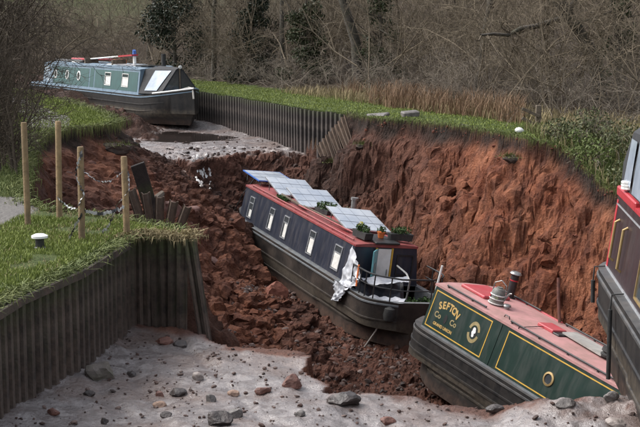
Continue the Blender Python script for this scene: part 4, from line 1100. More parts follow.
# fan of buckled sheets behind the end of the near wall
ftw = empty('pile_wall', tuple(at(152, 225, -.9))); tag(ftw, 'buckled fan of pile sheets sticking up behind the near wall end', 'piling')
for k in range(5):
    M = T(-.3 + .16 * k, .1 * k, .12 - .07 * k) @ Matrix.Rotation(rad(-14 + 9 * k), 4, 'Y') @ Matrix.Rotation(rad(12), 4, 'X') @ T(0, 0, .55) @ Matrix.Diagonal((.6, 1, 1, 1))
    share(brp, ftw, M)

# ------------------------------------------------------------------ stones, slabs, clods
def ico(sub):
    bm = bmesh.new(); bmesh.ops.create_icosphere(bm, subdivisions=sub, radius=1)
    V = np.array([v.co[:] for v in bm.verts]); F_ = np.array([[v.index for v in f.verts] for f in bm.faces]); bm.free()
    return V, F_
ICO = {k: ico(k) for k in (1, 2, 3)}
def rock_shape(rng, sub=2, cuts=7, rough=.06):
    V, F_ = ICO[sub]; V = V.copy()
    for _ in range(cuts):
        n_ = rng.normal(size=3); n_ /= np.linalg.norm(n_); d = rng.uniform(.55, .85)
        s_ = V @ n_; V = V - np.outer(np.clip(s_ - d, 0, None), n_)
    V = V * (1 + rough * rng.normal(size=(len(V), 1)))
    V = V + .5 * rough * rng.normal(size=V.shape)
    return V, F_
def stone_mat(name, c1, c2, wet=.55, moss=None):
    return surf(name, c1, c2, 9, wet, .5, dirt=moss, dirt_amt=.8)
M_rockgrey = stone_mat('rock_grey', (.07, .062, .058), (.15, .135, .125))
M_rockdark = stone_mat('rock_dark', (.022, .017, .016), (.06, .046, .042), .45)
M_rockred = stone_mat('rock_red', (.085, .036, .026), (.17, .075, .055), .6)
M_rockmoss = stone_mat('rock_moss', (.10, .085, .075), (.19, .16, .14), .7, moss=(.07, .085, .03))
M_rockpale = stone_mat('rock_pale', (.20, .165, .145), (.30, .26, .24), .5)
M_rocktan = stone_mat('rock_tan', (.20, .125, .085), (.29, .19, .14), .6)
BED = -1.27
def rock(px, py, w_px, h_px, mat, label, dpx=None, seed=0, flat=1.0, zt=None, rot=None):
    """a stone that fills w_px x h_px at that pixel, standing on the ground there"""
    # walk the pixel's ray down to the ground
    rng = np.random.default_rng(1000 + seed)
    d = _F + Vector((1, 0, 0)) * ((px - 320) / FOC) - _U * ((py + h_px/2 - 213.5) / FOC)
    tt = np.arange(10, 48, .02)
    Z = CAM_H + d.z * tt; G = gz(d.x * tt, d.y * tt)
    hit = np.argmax(Z <= G); t_ = tt[hit]
    p = Vector((d.x * t_, d.y * t_, G[hit])); sc = t_ / FOC
    V, F_ = rock_shape(rng, 3, 9, .018)
    nn_ = fbm(V[:, 0] * 2.2 + V[:, 2] * 1.3 + seed, V[:, 1] * 2.2 - V[:, 2] * 1.7, 4, seed)
    V = V * (1 + .16 * nn_[:, None])
    wx_, hz = w_px * sc / 2 * 1.08, h_px * sc / 2
    V = V * [wx_, wx_ * (dpx or .75), hz * 1.25]
    a = rng.uniform(-.35, .35) if rot is None else rot
    c, s_ = math.cos(a), math.sin(a)
    V = V @ np.array([[c, s_, 0], [-s_, c, 0], [0, 0, 1]])
    V[:, 2] -= V[:, 2].min()
    o = mesh_np('rock', V, F_, mat)
    o.location = (p.x, p.y + wx_ * (dpx or .75) * .8, p.z - hz * .55)
    return tag(o, label, 'rock')
def islandmat(name, c1, c2, c3, rough=.7):
    m, t, b = newmat(name)
    geo = N(t, 'ShaderNodeNewGeometry'); r = geo.outputs['Random Per Island']
    col = mixc(t, ramp(t, r, 0, .6), c1, c2); col = mixc(t, ramp(t, r, .75, 1.0), col, c3)
    nn = noise(t, 14, 5, .65); col = mixc(t, math_(t, 'MULTIPLY', ramp(t, nn, .4, .7), .6), col, c1)
    t.links.new(col, b.inputs['Base Color']); b.inputs['Roughness'].default_value = rough; b.inputs['Specular IOR Level'].default_value = .2
    bump(t, b, noise(t, 40, 4), .6, .01)
    return m
M_clod = islandmat('clod_earth', (.035, .018, .014), (.115, .050, .036), (.15, .064, .044), .75)
M_cloddark = islandmat('clod_dark', (.022, .015, .013), (.065, .042, .036), (.11, .07, .06))
M_clodr = islandmat('clod_red', (.08, .028, .019), (.17, .060, .038), (.20, .085, .06))
M_pebble = islandmat('pebble_mix', (.030, .020, .017), (.085, .052, .043), (.155, .112, .098), .55)
rocks = [
 (99, 372, 32, 19, M_rockmoss, 'large pale mossy boulder against the near piling wall'),
 (130, 374, 12, 7, M_rockdark, 'dark stone just right of the mossy boulder'),
 (88, 393, 12, 7, M_rockdark, 'dark stone in front of the mossy boulder'),
 (52, 413, 14, 7, M_rockred, 'reddish stone at the foot of the near piling, leftmost'),
 (160, 393, 9, 8, M_rockred, 'round reddish stone in the middle of the near mud'),
 (177, 393, 19, 8, M_rockdark, 'flat dark stone beside the round reddish stone'),
 (159, 404, 14, 8, M_rocktan, 'tan stone below the round reddish stone'),
 (210, 397, 11, 10, M_rockgrey, 'upright grey stone on the near mud'),
 (218, 420, 28, 15, M_rockdark, 'large dark stone at the bottom edge left of centre'),
 (235, 413, 15, 11, M_rockgrey, 'grey stone leaning against the large dark stone at the bottom'),
 (104, 421, 9, 7, M_rockdark, 'small dark stone at the bottom left of the mud'),
 (166, 415, 13, 6, M_rockdark, 'low dark stone under the tan stone'),
 (233, 394, 12, 6, M_rocktan, 'tan stone above the leaning grey stone'),
 (344, 400, 32, 14, M_rockdark, 'long dark block standing at the lip of the near mud'),
 (292, 381, 24, 14, M_rockred, 'dark red lump under the edge of the pale mud slab'),
 (300, 414, 12, 6, M_rockgrey, 'flat grey stone on the wet mud below the slab'),
 (263, 391, 16, 9, M_rockred, 'red earthy lump left of the slab edge'),
 (388, 422, 16, 8, M_rockred, 'reddish stone at the bottom edge right of centre'),
 (497, 409, 20, 9, M_rockdark, 'dark lump at the left end of the broken mud by the green boat'),
 (566, 404, 22, 9, M_rockgrey, 'grey lump on the broken mud below the porthole'),
 (612, 398, 16, 10, M_rockgrey, 'grey lump of bed against the maroon hull'),
 (616, 424, 22, 10, M_rockpale, 'pale stone at the bottom right under the maroon hull'),
 (180, 344, 14, 7, M_rockdark, 'dark stone close to the end of the near piling'),
 (163, 341, 20, 8, M_rockred, 'reddish lump at the foot of the near piling end'),
 (198, 376, 12, 10, M_rockpale, 'pale stone with grey top in the upper part of the near mud'),
 (275, 288, 26, 20, M_clodr, 'big red clod of earth against the navy hull'),
 (272, 270, 18, 12, M_clodr, 'red clod of earth above the big clod by the navy hull'),
 (170, 207, 22, 18, M_rockred, 'red clod of earth below the buckled sheets'),
 (330, 168, 24, 16, M_rockmoss, 'tilted mossy concrete block under the torn pile sheets'),
 (188, 212, 24, 14, M_rockred, 'red clod of earth in the middle of the left slope'),
 (214, 262, 20, 13, M_rockred, 'red clod of earth beside the end of the near wall'),
]
for i, r in enumerate(rocks): rock(*r[:6], seed=i)
# pale mud slab with a broken overhanging edge
def slab(name, poly, z0, z1, mat, label, seed):
    b = MB(); n_ = len(poly); rng = np.random.default_rng(seed)
    c = np.mean(poly, 0)
    top = [(x, y, z1 + rng.normal() * .012) for x, y in poly]; inn = [(c[0] + (x - c[0]) * .93, c[1] + (y - c[1]) * .93, z1 + .03 + rng.normal() * .012) for x, y in poly]
    bot = [(c[0] + (x - c[0]) * (.93 + rng.normal() * .04), c[1] + (y - c[1]) * (.93 + rng.normal() * .04), z0) for x, y in poly]
    b.loft([bot, top, inn]); o = b.build(name, mat); return tag(o, label, 'slab')
# clods and pebbles: nobody could count them
def scatter(name, n, sampler, size, mat, label, sub=1, seed=1, flat=.7, sink=.3, protos=10):
    rng = np.random.default_rng(seed)
    X, Y = sampler(rng, n); Z = gz(X, Y)
    n = len(X); sz = size[0] * (size[1] / size[0]) ** (rng.random(n) ** 2.2)
    shapes = [rock_shape(rng, sub, 5, .08) for _ in range(protos)]
    nv = len(shapes[0][0]); F0 = shapes[0][1]
    base = np.stack([s_[0] for s_ in shapes])[rng.integers(0, protos, n)]
    sc = np.stack([rng.uniform(.7, 1.4, n), rng.uniform(.7, 1.3, n), flat * rng.uniform(.6, 1.2, n)], 1) * sz[:, None]
    P = base * sc[:, None]
    a = rng.random(n) * 6.28; c, s_ = np.cos(a), np.sin(a)
    Q = P.copy(); Q[..., 0] = P[..., 0] * c[:, None] - P[..., 1] * s_[:, None]; Q[..., 1] = P[..., 0] * s_[:, None] + P[..., 1] * c[:, None]
    b_ = rng.normal(0, .35, n); c, s_ = np.cos(b_), np.sin(b_)
    R_ = Q.copy(); R_[..., 0] = Q[..., 0] * c[:, None] - Q[..., 2] * s_[:, None]; R_[..., 2] = Q[..., 0] * s_[:, None] + Q[..., 2] * c[:, None]
    R_ += np.stack([X, Y, Z + sz * flat * (1 - 2 * sink)], 1)[:, None]
    F_ = (F0[None] + (np.arange(n) * nv)[:, None, None]).reshape(-1, 3)
    o = mesh_np(name, R_.reshape(-1, 3), F_, mat, smooth=(sub > 1))
    return tag(o, label, None, None, 'stuff')
def in_rect(x0, x1, y0, y1, cond=None):
    def f(rng, n):
        X = rng.uniform(x0, x1, n * 3); Y = rng.uniform(y0, y1, n * 3)
        z_, k_, i_ = terrain(X, Y)
        ok = i_ & (cond(X, Y, k_) if cond else True)
        return X[ok][:n], Y[ok][:n]
    return f
scatter('earth_clods', 1000, in_rect(-6.5, 1.0, 22, 40.5, lambda X, Y, k: k != 2), (.02, .13), M_clod, 'brown and red earth clods strewn over the left slope of the hole', 2, 5, sink=.42)
scatter('floor_pebbles', 4200, in_rect(-2.2, 3.0, 25.5, 33, lambda X, Y, k: k == 0), (.018, .10), M_pebble, 'brown pebbles and lumps on the hole floor in front of the navy boat', 1, 6)
scatter('cliff_clods', 900, in_rect(.8, 7.0, 24.5, 37, lambda X, Y, k: k == 3), (.015, .085), M_clodr, 'red clods and stones stuck in the right cliff', 1, 7)
scatter('earth_crumbs', 6500, in_rect(-6.3, 2.6, 23, 40, lambda X, Y, k: (k == 0) | (k == 3)), (.012, .055), M_clod, 'fine crumbs of earth over the slumped mud', 1, 15, sink=.35)
scatter('cliff_crumbs', 3500, in_rect(1.0, 7.0, 24.5, 37, lambda X, Y, k: k == 3), (.010, .045), M_clodr, 'fine red crumbs on the right cliff', 1, 16, sink=.2)
scatter('lip_clods', 380, in_rect(-5, .8, 38.5, 42), (.02, .10), M_cloddark, 'dark broken lumps below the lip of the far bed', 1, 8)
scatter('bed_pebbles', 2400, in_rect(-3.3, 4, 11.5, 16.2, lambda X, Y, k: k == 1), (.004, .034), M_pebble, 'small pebbles and debris over the near grey mud', 1, 9, sink=.25)
scatter('far_bed_pebbles', 120, in_rect(-6, .5, 41, 48), (.02, .07), M_pebble, 'small dark lumps on the far grey mud', 1, 10)

# ------------------------------------------------------------------ vegetation
def branches(rng, st, dr, ln, rd, levels, wig=.18, up=.06, npt=5):
    """vectorised growth: returns per level (P (n,npt,3), R (n,npt))"""
    out = []
    st, dr, ln, rd = [np.asarray(q, float) for q in (st, dr, ln, rd)]
    for li in range(len(levels) + 1):
        n_ = len(st)
        P = np.zeros((n_, npt, 3)); P[:, 0] = st; d = dr / np.linalg.norm(dr, axis=1)[:, None]
        D = [d]
        for j in range(1, npt):
            P[:, j] = P[:, j-1] + d * (ln / (npt - 1))[:, None]
            d = d + rng.normal(0, wig, (n_, 3)); d[:, 2] += up; d /= np.linalg.norm(d, axis=1)[:, None]
            D.append(d)
        D = np.stack(D, 1)
        R_ = rd[:, None] * np.linspace(1, .35, npt)[None]
        out.append((P, R_))
        if li == len(levels): break
        c, ratio, ang = levels[li][:3]
        t0 = levels[li][3] if len(levels[li]) > 3 else .2
        par = np.repeat(np.arange(n_), c); t_ = rng.uniform(t0, 1, len(par)) * (npt - 1)
        j = np.minimum(t_.astype(int), npt - 2); fr = (t_ - j)[:, None]
        st = P[par, j] * (1 - fr) + P[par, j+1] * fr
        pd_ = D[par, j]; q = rng.normal(size=pd_.shape); q -= pd_ * (q * pd_).sum(1)[:, None]; q /= np.linalg.norm(q, axis=1)[:, None]
        a = rng.normal(ang, .22, len(par))[:, None]
        dr = pd_ * np.cos(a) + q * np.sin(a)
        ln = ln[par] * ratio * rng.uniform(.55, 1.25, len(par)); rd = np.maximum(R_[par, j] * levels[li][4] if len(levels[li]) > 4 else R_[par, j] * .55, .0048)
    return out
def tubes(P, R_, k=3):
    n_, m_, _ = P.shape
    t_ = np.gradient(P, axis=1); t_ /= np.linalg.norm(t_, axis=2)[..., None] + 1e-9
    ref = np.where(abs(t_[..., 2:3]) > .8, np.array([1., 0, 0]), np.array([0, 0, 1.]))
    a = np.cross(t_, ref); a /= np.linalg.norm(a, axis=2)[..., None] + 1e-9; b_ = np.cross(t_, a)
    th = np.arange(k) * 2 * math.pi / k
    V = P[:, :, None] + R_[:, :, None, None] * (a[:, :, None] * np.cos(th)[None, None, :, None] + b_[:, :, None] * np.sin(th)[None, None, :, None])
    i = np.arange(n_ * m_ * k).reshape(n_, m_, k)
    F_ = np.stack([i[:, :-1], np.roll(i, -1, 2)[:, :-1], np.roll(i, -1, 2)[:, 1:], i[:, 1:]], -1).reshape(-1, 4)
    return V.reshape(-1, 3), F_
def join(parts):
    Vs, Fs, o_ = [], [], 0
    for V, F_ in parts: Vs.append(V); Fs.append(F_ + o_); o_ += len(V)
    return np.concatenate(Vs), np.concatenate(Fs)
M_twig = leafmat('bare_twig', (0.075, 0.06, 0.043), (0.215, 0.175, 0.125), .5, .85)
M_twigdark = leafmat('dark_twig', (0.04, 0.032, 0.024), (0.115, 0.092, 0.066), .5, .85)
M_hedge = leafmat('hedge_twig', (0.035, 0.028, 0.022), (0.095, 0.075, 0.056), .5, .85)
M_twigpale = leafmat('pale_twig', (0.12, 0.10, 0.08), (0.24, 0.205, 0.165), .5, .85)
M_bark = surf('bark', (0.035, 0.03, 0.025), (0.085, 0.072, 0.058), 8, .9, .6, dirt=(.05, .06, .025), dirt_amt=.5)
M_evergreen = leafmat('holly_leaf', (0.007, 0.012, 0.007), (0.022, 0.032, 0.016), 1.2, .45)
M_ivy = leafmat('ivy_leaf', (0.016, 0.022, 0.010), (0.05, 0.062, 0.026), 1.2, .5)
M_bracken = leafmat('bracken', (0.11, 0.062, 0.038), (0.28, 0.19, 0.12), .8, .85)
M_straw = leafmat('straw', (0.16, 0.125, 0.065), (0.32, 0.265, 0.15), .8, .85)
M_grass = leafmat('grass_blade', (0.085, 0.12, 0.018), (0.23, 0.265, 0.07), .7, .6)
M_grassdull = leafmat('grass_dull', (0.055, 0.08, 0.02), (0.17, 0.185, 0.065), .9, .65)

def shrub_proto(seed, stems, h, spread, rad0=.022, lv=((5, .55, .6), (5, .5, .65), (3, .5, .7)), wig=.16, up=.05):
    rng = np.random.default_rng(seed)
    st = np.c_[rng.normal(0, spread * .18, (stems, 2)), np.zeros(stems)]
    dr = np.c_[rng.normal(0, spread / h, (stems, 2)), np.ones(stems)]
    ln = h * rng.uniform(.65, 1.15, stems); rd = rad0 * rng.uniform(.6, 1.4, stems)
    o_ = branches(rng, st, dr, ln, rd, list(lv), wig, up)
    return join([tubes(P, R_, 4) if i == 0 else tubes(P[:, ::2], R_[:, ::2], 3) for i, (P, R_) in enumerate(o_)])
# prototypes for the thicket mass
PR = [shrub_proto(100 + i, 6, 3.4 + .5 * (i % 3), 2.0, .022, ((6, .5, .8), (5, .55, .8), (3, .55, .8)), .26, .02) for i in range(5)]
PL = [shrub_proto(200 + i, 9, 1.7, 1.5, .010, ((4, .6, .7), (4, .5, .7)), .25, -.06) for i in range(3)]      # arching brambles
PT = [shrub_proto(300 + i, 2, 7.5, 1.2, .06, ((7, .5, .7, .2, .5), (5, .5, .6), (4, .5, .6)), .14, .05) for i in range(3)]
def edge_x(y): return float(np.interp(y, [24, 25, 30, 35, 39, 47, 61, 76, 120], [8, 8, 5.5, 3.2, 1, -2.6, -9.6, -20, -50]))
def merge_plants(name, spots, protos, mat, label, seed):
    rng = np.random.default_rng(seed); parts = []
    sp = np.array(spots); zz = zbank(sp[:, 0], sp[:, 1])
    for (x, y, s_), z in zip(spots, zz):
        V, F_ = protos[rng.integers(len(protos))]; a = rng.random() * 6.28; c, q = math.cos(a), math.sin(a)
        W = np.stack([V[:, 0] * c - V[:, 1] * q, V[:, 0] * q + V[:, 1] * c, V[:, 2]], 1) * s_ + [x, y, z - .03]
        parts.append((W, F_))
    V, F_ = join(parts)
    return tag(mesh_np(name, V, F_, mat), label, None, None, 'stuff')
rg = np.random.default_rng(77)
def band(n_, y0, y1, o0, o1, s0, s1):
    out = []
    while len(out) < n_:
        y = rg.uniform(y0, y1); x = edge_x(y) + rg.uniform(o0, o1)
        if abs(x) < y * .262 + 1.2: out.append((x, y, rg.uniform(s0, s1)))
    return out
merge_plants('thicket', band(57, 27, 66, 4.2, 12, .8, 1.25), PR, M_twig, 'dense tangle of bare grey brown shrubs behind the right bank', 1)
merge_plants('thicket_front', band(60, 28, 66, 3.5, 7, .7, 1.2), PL, M_twigpale, 'low arching bare bramble stems along the edge of the thicket', 2)
merge_plants('thicket_back', band(30, 34, 72, 9, 22, .8, 1.2), PT, M_twigdark, 'mass of taller bare saplings behind the thicket', 3)
# brush at the left, beyond the teal boat
merge_plants('hill_brush', [(rg.uniform(-21, -8), rg.uniform(68, 82), rg.uniform(.5, .9)) for _ in range(7)], PR, M_twigdark, 'bare brush on the hillside behind the teal boat', 4)

merge_plants('hill_bramble', [(rg.uniform(-22, -6), rg.uniform(66, 90), rg.uniform(1.2, 2.4)) for _ in range(42)], PL, M_twig, 'tangle of dead bramble on the hillside above the teal boat', 6)
# trees and bushes one can tell apart
def tree(name, loc, h, r0, label, seed, lean=(0, 0), lv=((9, .5, .85, .3, .5), (6, .55, .7), (5, .5, .7)), wig=.12, mat=None, tw=None, cat='tree', stems=1):
    rng = np.random.default_rng(seed); x, y = loc; z = float(zbank(np.array([x]), np.array([y]))[0])
    e = empty(name, (x, y, z - .05))
    st = np.c_[rng.normal(0, .35 * (stems > 1), (stems, 2)), np.zeros(stems)]
    dr = np.c_[np.array(lean)[None] + rng.normal(0, .10 if stems > 1 else .02, (stems, 2)), np.ones(stems)]
    o_ = branches(rng, st, dr, np.full(stems, h), np.full(stems, r0), list(lv), wig, .04, 7)
    V, F_ = join([tubes(P, R_, 8) for P, R_ in o_[:1]]); mesh_np('trunk', V, F_, mat or M_bark, e, smooth=True)
    V, F_ = tubes(*o_[1], 5); mesh_np('limbs', V, F_, mat or M_bark, e, smooth=True)
    V, F_ = join([tubes(P[:, ::2], R_[:, ::2], 3) for P, R_ in o_[2:]]); mesh_np('crown', V, F_, tw or M_twig, e)
    return tag(e, label, cat), o_
tree('bare_tree', (-4.9, 60), 9, .13, 'slim dark bare tree right of the dark holly', 401, (.03, 0), tw=M_twigdark)
tree('bare_tree', (1.5, 52), 10, .22, 'thick bare trunk standing in the middle of the thicket', 402)
tree('bare_tree', (-1.5, 57), 9, .12, 'slender bare tree left of the thick trunk', 403, (-.1, 0))
tree('bare_tree', (5.5, 46), 9, .12, 'slender pale bare tree right of the thick trunk', 404, (.12, 0), tw=M_twigpale)
tree('crooked_oak', (8.6, 40), 7.5, .24, 'crooked dark oak with heavy bent limbs at the upper right', 405, (-.12, -.05), ((10, .62, 1.2, .12, .55), (6, .5, .8), (5, .5, .7)), .26, tw=M_twigdark)
tree('bare_tree', (10.0, 36), 8, .15, 'bare tree at the right edge above the maroon boat', 406, (-.1, 0), ((10, .55, 1.0, .15, .5), (6, .5, .8), (5, .5, .7)), .2)
tree('bare_tree', (-9.2, 70), 9, .12, 'bare sapling behind the teal boat bow', 407, (.05, 0))
tree('bare_tree', (-3.0, 66), 10, .16, 'bare tree far behind the slim dark tree', 408)
lvb = ((11, .28, .9, .03, .5), (6, .6, .8), (3, .6, .8))
tree('hedge_bush', (-6.75, 26.6), 4.6, .03, 'dark dense bare hedge bush at the left edge, nearest', 501, (.05, 0), lvb, .2, tw=M_hedge, mat=M_twigdark, cat='bush', stems=12)
tree('hedge_bush', (-7.3, 28.8), 4.9, .03, 'dark bare hedge bush behind the nearest one at the left edge', 502, (.02, 0), lvb, .2, tw=M_hedge, mat=M_twigdark, cat='bush', stems=12)
tree('hedge_bush', (-9.9, 37.5), 4.6, .03, 'brownish bare hedge bush overlapping the teal boat stern', 503, (.0, 0), lvb, .2, tw=M_twig, mat=M_twigdark, cat='bush', stems=9)
tree('hedge_bush', (-6.0, 23.6), 2.6, .022, 'low dark bush at the left edge above the near path', 504, (-.08, 0), lvb, .22, tw=M_hedge, mat=M_twigdark, cat='bush', stems=9)
tree('hedge_bush', (-6.25, 24.9), 3.3, .022, 'dark twiggy bush in front of the nearest hedge bush at the left edge', 505, (-.05, 0), lvb, .22, tw=M_hedge, mat=M_twigdark, cat='bush', stems=11)
def evergreen(loc, h, rx, n_, label, seed, mat, zc=.55, leaf=.07, name='holly_tree'):
    e, o_ = tree(name, loc, h, .10, label, seed, lv=((12, .35, 1.0, .1, .5), (6, .5, .8)), wig=.08, tw=M_twigdark)
    rng = np.random.default_rng(seed + 1)
    parts = []
    for k in range(34):
        zz = rng.uniform(.02, 1.0) * h; rr = rx * (1 - .65 * (zz / h) ** 1.5); a = rng.random() * 6.28; q = rr * rng.uniform(.3, 1)
        parts.append(leaf_cloud(rng, n_ // 34, q * math.cos(a), q * math.sin(a), zz, rx * .38, rx * .38, h * .09, leaf))
    V, F_ = join(parts); mesh_np('foliage', V, F_, mat, e)
evergreen((-7.0, 63.0), 6.5, 1.9, 15000, 'big dark evergreen holly behind the teal boat bow', 601, M_evergreen)
evergreen((-3.0, 58.5), 4.2, 1.3, 7500, 'dark evergreen bush right of the big holly', 602, M_evergreen, name='evergreen_bush')
evergreen((-.6, 54.5), 3.6, 1.1, 6000, 'ivy covered bush left of the thick bare trunk', 603, M_ivy, name='ivy_bush')
evergreen((2.4, 51.5), 3.6, .9, 2600, 'ivy covered stump right of the thick bare trunk', 604, M_ivy, name='ivy_bush')
evergreen((8.9, 38.8), 3.6, .8, 900, 'ivy clump among the limbs of the crooked oak', 605, M_ivy, name='ivy_bush')

# grass, reeds, bracken
def blades(name, X, Y, h, w_, mat, label, seed, lean=.35, droop=None, zoff=0.0, kind='stuff'):
    rng = np.random.default_rng(seed); n_ = len(X)
    Z = gz(X, Y) + zoff
    a = rng.random(n_) * 6.28; hh = h * rng.uniform(.5, 1.35, n_)
    b0 = np.stack([X, Y, Z - .01], 1)
    sd_ = np.stack([np.cos(a), np.sin(a), np.zeros(n_)], 1) * (w_ * rng.uniform(.7, 1.3, n_))[:, None]
    f = np.stack([-np.sin(a), np.cos(a), np.zeros(n_)], 1) * (hh * rng.normal(0, lean, n_))[:, None]
    if droop is not None: f = f + np.asarray(droop)[None] * hh[:, None]
    m_ = b0 + f * .35 + np.stack([np.zeros(n_)] * 2 + [hh * .6], 1)
    tp = b0 + f + np.stack([np.zeros(n_)] * 2 + [hh * (1 if droop is None else .35)], 1)
    V = np.stack([b0 - sd_, b0 + sd_, m_ + sd_ * .8, m_ - sd_ * .8, tp], 1).reshape(-1, 3)
    i = np.arange(n_)[:, None] * 5
    o = mesh_np(name, V, [i + [[0, 1, 2, 3]], i + [[3, 2, 4]]], mat)
    return tag(o, label, None, None, kind)
def scat(n_, x0, x1, y0, y1, cond, seed):
    rng = np.random.default_rng(seed); X = rng.uniform(x0, x1, n_); Y = rng.uniform(y0, y1, n_)
    ins_ = terrain(X, Y)[2]; ok = (~ins_) & cond(X, Y)
    return X[ok], Y[ok]
wallx = lambda Y: np.interp(Y, [10, 13, 14.4, 16.3, 16.75], [-3.45, -3.2, -2.84, -2.55, -2.36])
X, Y = scat(95000, -5.6, -1.7, 11.5, 19.2, lambda X, Y: (path_d(X, Y) > .55) & (fbm(X * 1.8, Y * 1.8, 4, 401) > -.28), 1)
blades('bank_grass', X, Y, .05, .0045, M_grass, 'short bright green grass on the near left bank', 1)
X, Y = scat(9000, -5.6, -1.7, 11.5, 19.2, lambda X, Y: (path_d(X, Y) > .5) & (fbm(X * 1.3, Y * 1.3, 4, 403) > .05), 11)
blades('dead_grass', X, Y, .05, .004, M_straw, 'dead straw coloured blades among the near bank grass', 11, .7)
X, Y = scat(42000, -10, -4.3, 18.6, 33, lambda X, Y: (path_d(X, Y) > .5) & (X > -.27 * Y - 1), 2)
blades('verge_grass', X, Y, .07, .007, M_grassdull, 'rougher grass beside the hedge and the broken path', 2)
X, Y = scat(60000, -14, -5.3, 33, 52, lambda X, Y: (path_d(X, Y) > .6) & (X > -.27 * Y), 3)
blades('far_verge_grass', X, Y, .075, .010, M_grass, 'bright grass strip on the left bank in front of the teal boat', 3)
def right_cond(o1): return lambda X, Y: (X - np.interp(Y, [24, 25, 30, 35, 39, 47, 61, 76], [8, 8, 5.5, 3.2, 1, -2.6, -9.6, -20]) < o1 + .8 * fbm(X * .5, Y * .5, 3, 44)) & (X < .27 * Y + .6)
X, Y = scat(160000, -10, 9.5, 27, 62, right_cond(3.3), 4)
blades('far_bank_grass', X, Y, .05, .010, M_grass, 'bright green grass along the top of the right bank', 4)
X, Y = scat(30000, -4, 9.5, 27, 50, lambda X, Y: (X - np.interp(Y, [24, 25, 30, 35, 39, 47, 61, 76], [8, 8, 5.5, 3.2, 1, -2.6, -9.6, -20]) > 2.3) & right_cond(5.0)(X, Y), 5)
blades('rough_grass', X, Y, .30, .009, M_straw, 'long straw coloured grass at the foot of the thicket', 5, .5)
X, Y = scat(60000, .5, 9.5, 30.5, 48, lambda X, Y: (abs(X - np.interp(Y, [30, 32, 35, 39, 42, 48], [9.0, 8.0, 6.5, 4.4, 3.2, .9])) < 1.2 + .5 * fbm(X * .8, Y * .8, 3, 57)) & (X / Y < .155 + .02 * fbm(Y * .8, X * .8, 3, 58)) & (fbm(X * .9, Y * .9, 3, 55) > -.15 + .5 * (X / Y < .045)), 6)
blades('bracken', X[:3000], Y[:3000], .62, .009, M_bracken, 'band of dead orange brown bracken behind the right bank grass', 6, .45)
# scrub on the slumped corner of the right bank
rg2 = np.random.default_rng(5)
def scrub_spots(n_): 
    X = rg2.uniform(5.2, 8.4, n_ * 2); Y = rg2.uniform(27.5, 33.5, n_ * 2); ok = (~terrain(X, Y)[2]) & (X < .262 * Y + .3); return X[ok][:n_], Y[ok][:n_]
X, Y = scrub_spots(5200); blades('slump_grass', X, Y, .17, .008, M_grassdull, 'long rank grass on the slumped corner of the right bank', 7, .7)
X, Y = scrub_spots(2200); blades('slump_straw', X[:1300], Y[:1300], .30, .007, M_straw, 'dead straw stems on the slumped corner of the right bank', 8, .6)
def bramble(x, y, rx, rz, n_, label, seed, mat):
    rng = np.random.default_rng(seed); z = ztop(x, y); e = empty('bramble_bush', (x, y, z))
    V, F_ = shrub_proto(seed, 8, rz * 1.5, rx, .008, ((4, .6, .8), (3, .5, .8)), .3, -.08); mesh_np('stems', V, F_, M_twigpale, e)
    V, F_ = leaf_cloud(rng, n_, 0, 0, rz * .7, rx, rx, rz, .045, .8); mesh_np('foliage', V, F_, mat, e)
    tag(e, label, 'bush')
bramble(6.5, 31.3, .55, .45, 700, 'green leafed bramble at the top of the slumped bank', 701, leafmat('bramble_leaf', (.04, .052, .022), (.13, .14, .07)))
bramble(7.0, 30.2, .6, .5, 600, 'larger bramble nearest the maroon boat hood', 702, MATS['bramble_leaf'])
bramble(6.1, 30.5, .40, .26, 420, 'small bright green bramble by the broken fence post', 703, leafmat('bramble_bright', (.05, .08, .02), (.14, .165, .055)))
bramble(5.75, 30.9, .5, .32, 520, 'low bramble hanging over the slumped edge, leftmost', 704, MATS['bramble_leaf'])
bramble(6.2, 29.7, .55, .34, 560, 'bramble trailing down the slumped edge towards the hole', 705, MATS['bramble_bright'])
bramble(6.9, 28.6, .6, .4, 560, 'bramble hanging over the cliff beside the maroon hood', 706, MATS['bramble_leaf'])
# hanging turf fringe: along the right cliff edge, the near wall end, the scour edge
def fringe(name, pts, n_, h, mat, label, seed, out=.18, jit=.12):
    rng = np.random.default_rng(seed); P = np.array(pts, float); L_ = np.r_[0, np.cumsum(np.hypot(*np.diff(P[:, :2], axis=0).T))]
    s_ = rng.uniform(0, L_[-1], n_); x = np.interp(s_, L_, P[:, 0]) + rng.normal(0, jit, n_); y = np.interp(s_, L_, P[:, 1]) + rng.normal(0, jit, n_)
    z = zbank(x, y) + rng.uniform(-.02, .05, n_)
    tx = np.gradient(P[:, 0]); ty = np.gradient(P[:, 1]); nx_ = np.interp(s_, L_, ty); ny_ = -np.interp(s_, L_, tx); q = np.hypot(nx_, ny_); nx_, ny_ = nx_ / q, ny_ / q
    hh = h * rng.uniform(.4, 1.4, n_); a = rng.random(n_) * 6.28; w_ = .006
    b0 = np.stack([x, y, z], 1); o1 = np.stack([nx_ * out + rng.normal(0, .06, n_), ny_ * out + rng.normal(0, .06, n_), rng.uniform(-.02, .06, n_)], 1)
    tp = b0 + o1 * rng.uniform(.6, 1.5, n_)[:, None]; tp[:, 2] -= hh
    sd_ = np.stack([np.cos(a), np.sin(a), a * 0], 1) * w_
    V = np.stack([b0 - sd_, b0 + sd_, b0 + o1 + sd_, b0 + o1 - sd_, tp], 1).reshape(-1, 3); i = np.arange(n_)[:, None] * 5
    return tag(mesh_np(name, V, [i + [[0, 1, 2, 3]], i + [[3, 2, 4]]], mat), label, None, None, 'stuff')
R_edge = [(p[0], p[1]) for p in OUT[29:39]]
fringe('turf_fringe', R_edge[::-1], 2200, .10, M_grassdull, 'turf fringe hanging over the right cliff edge', 1, -.03, .10)
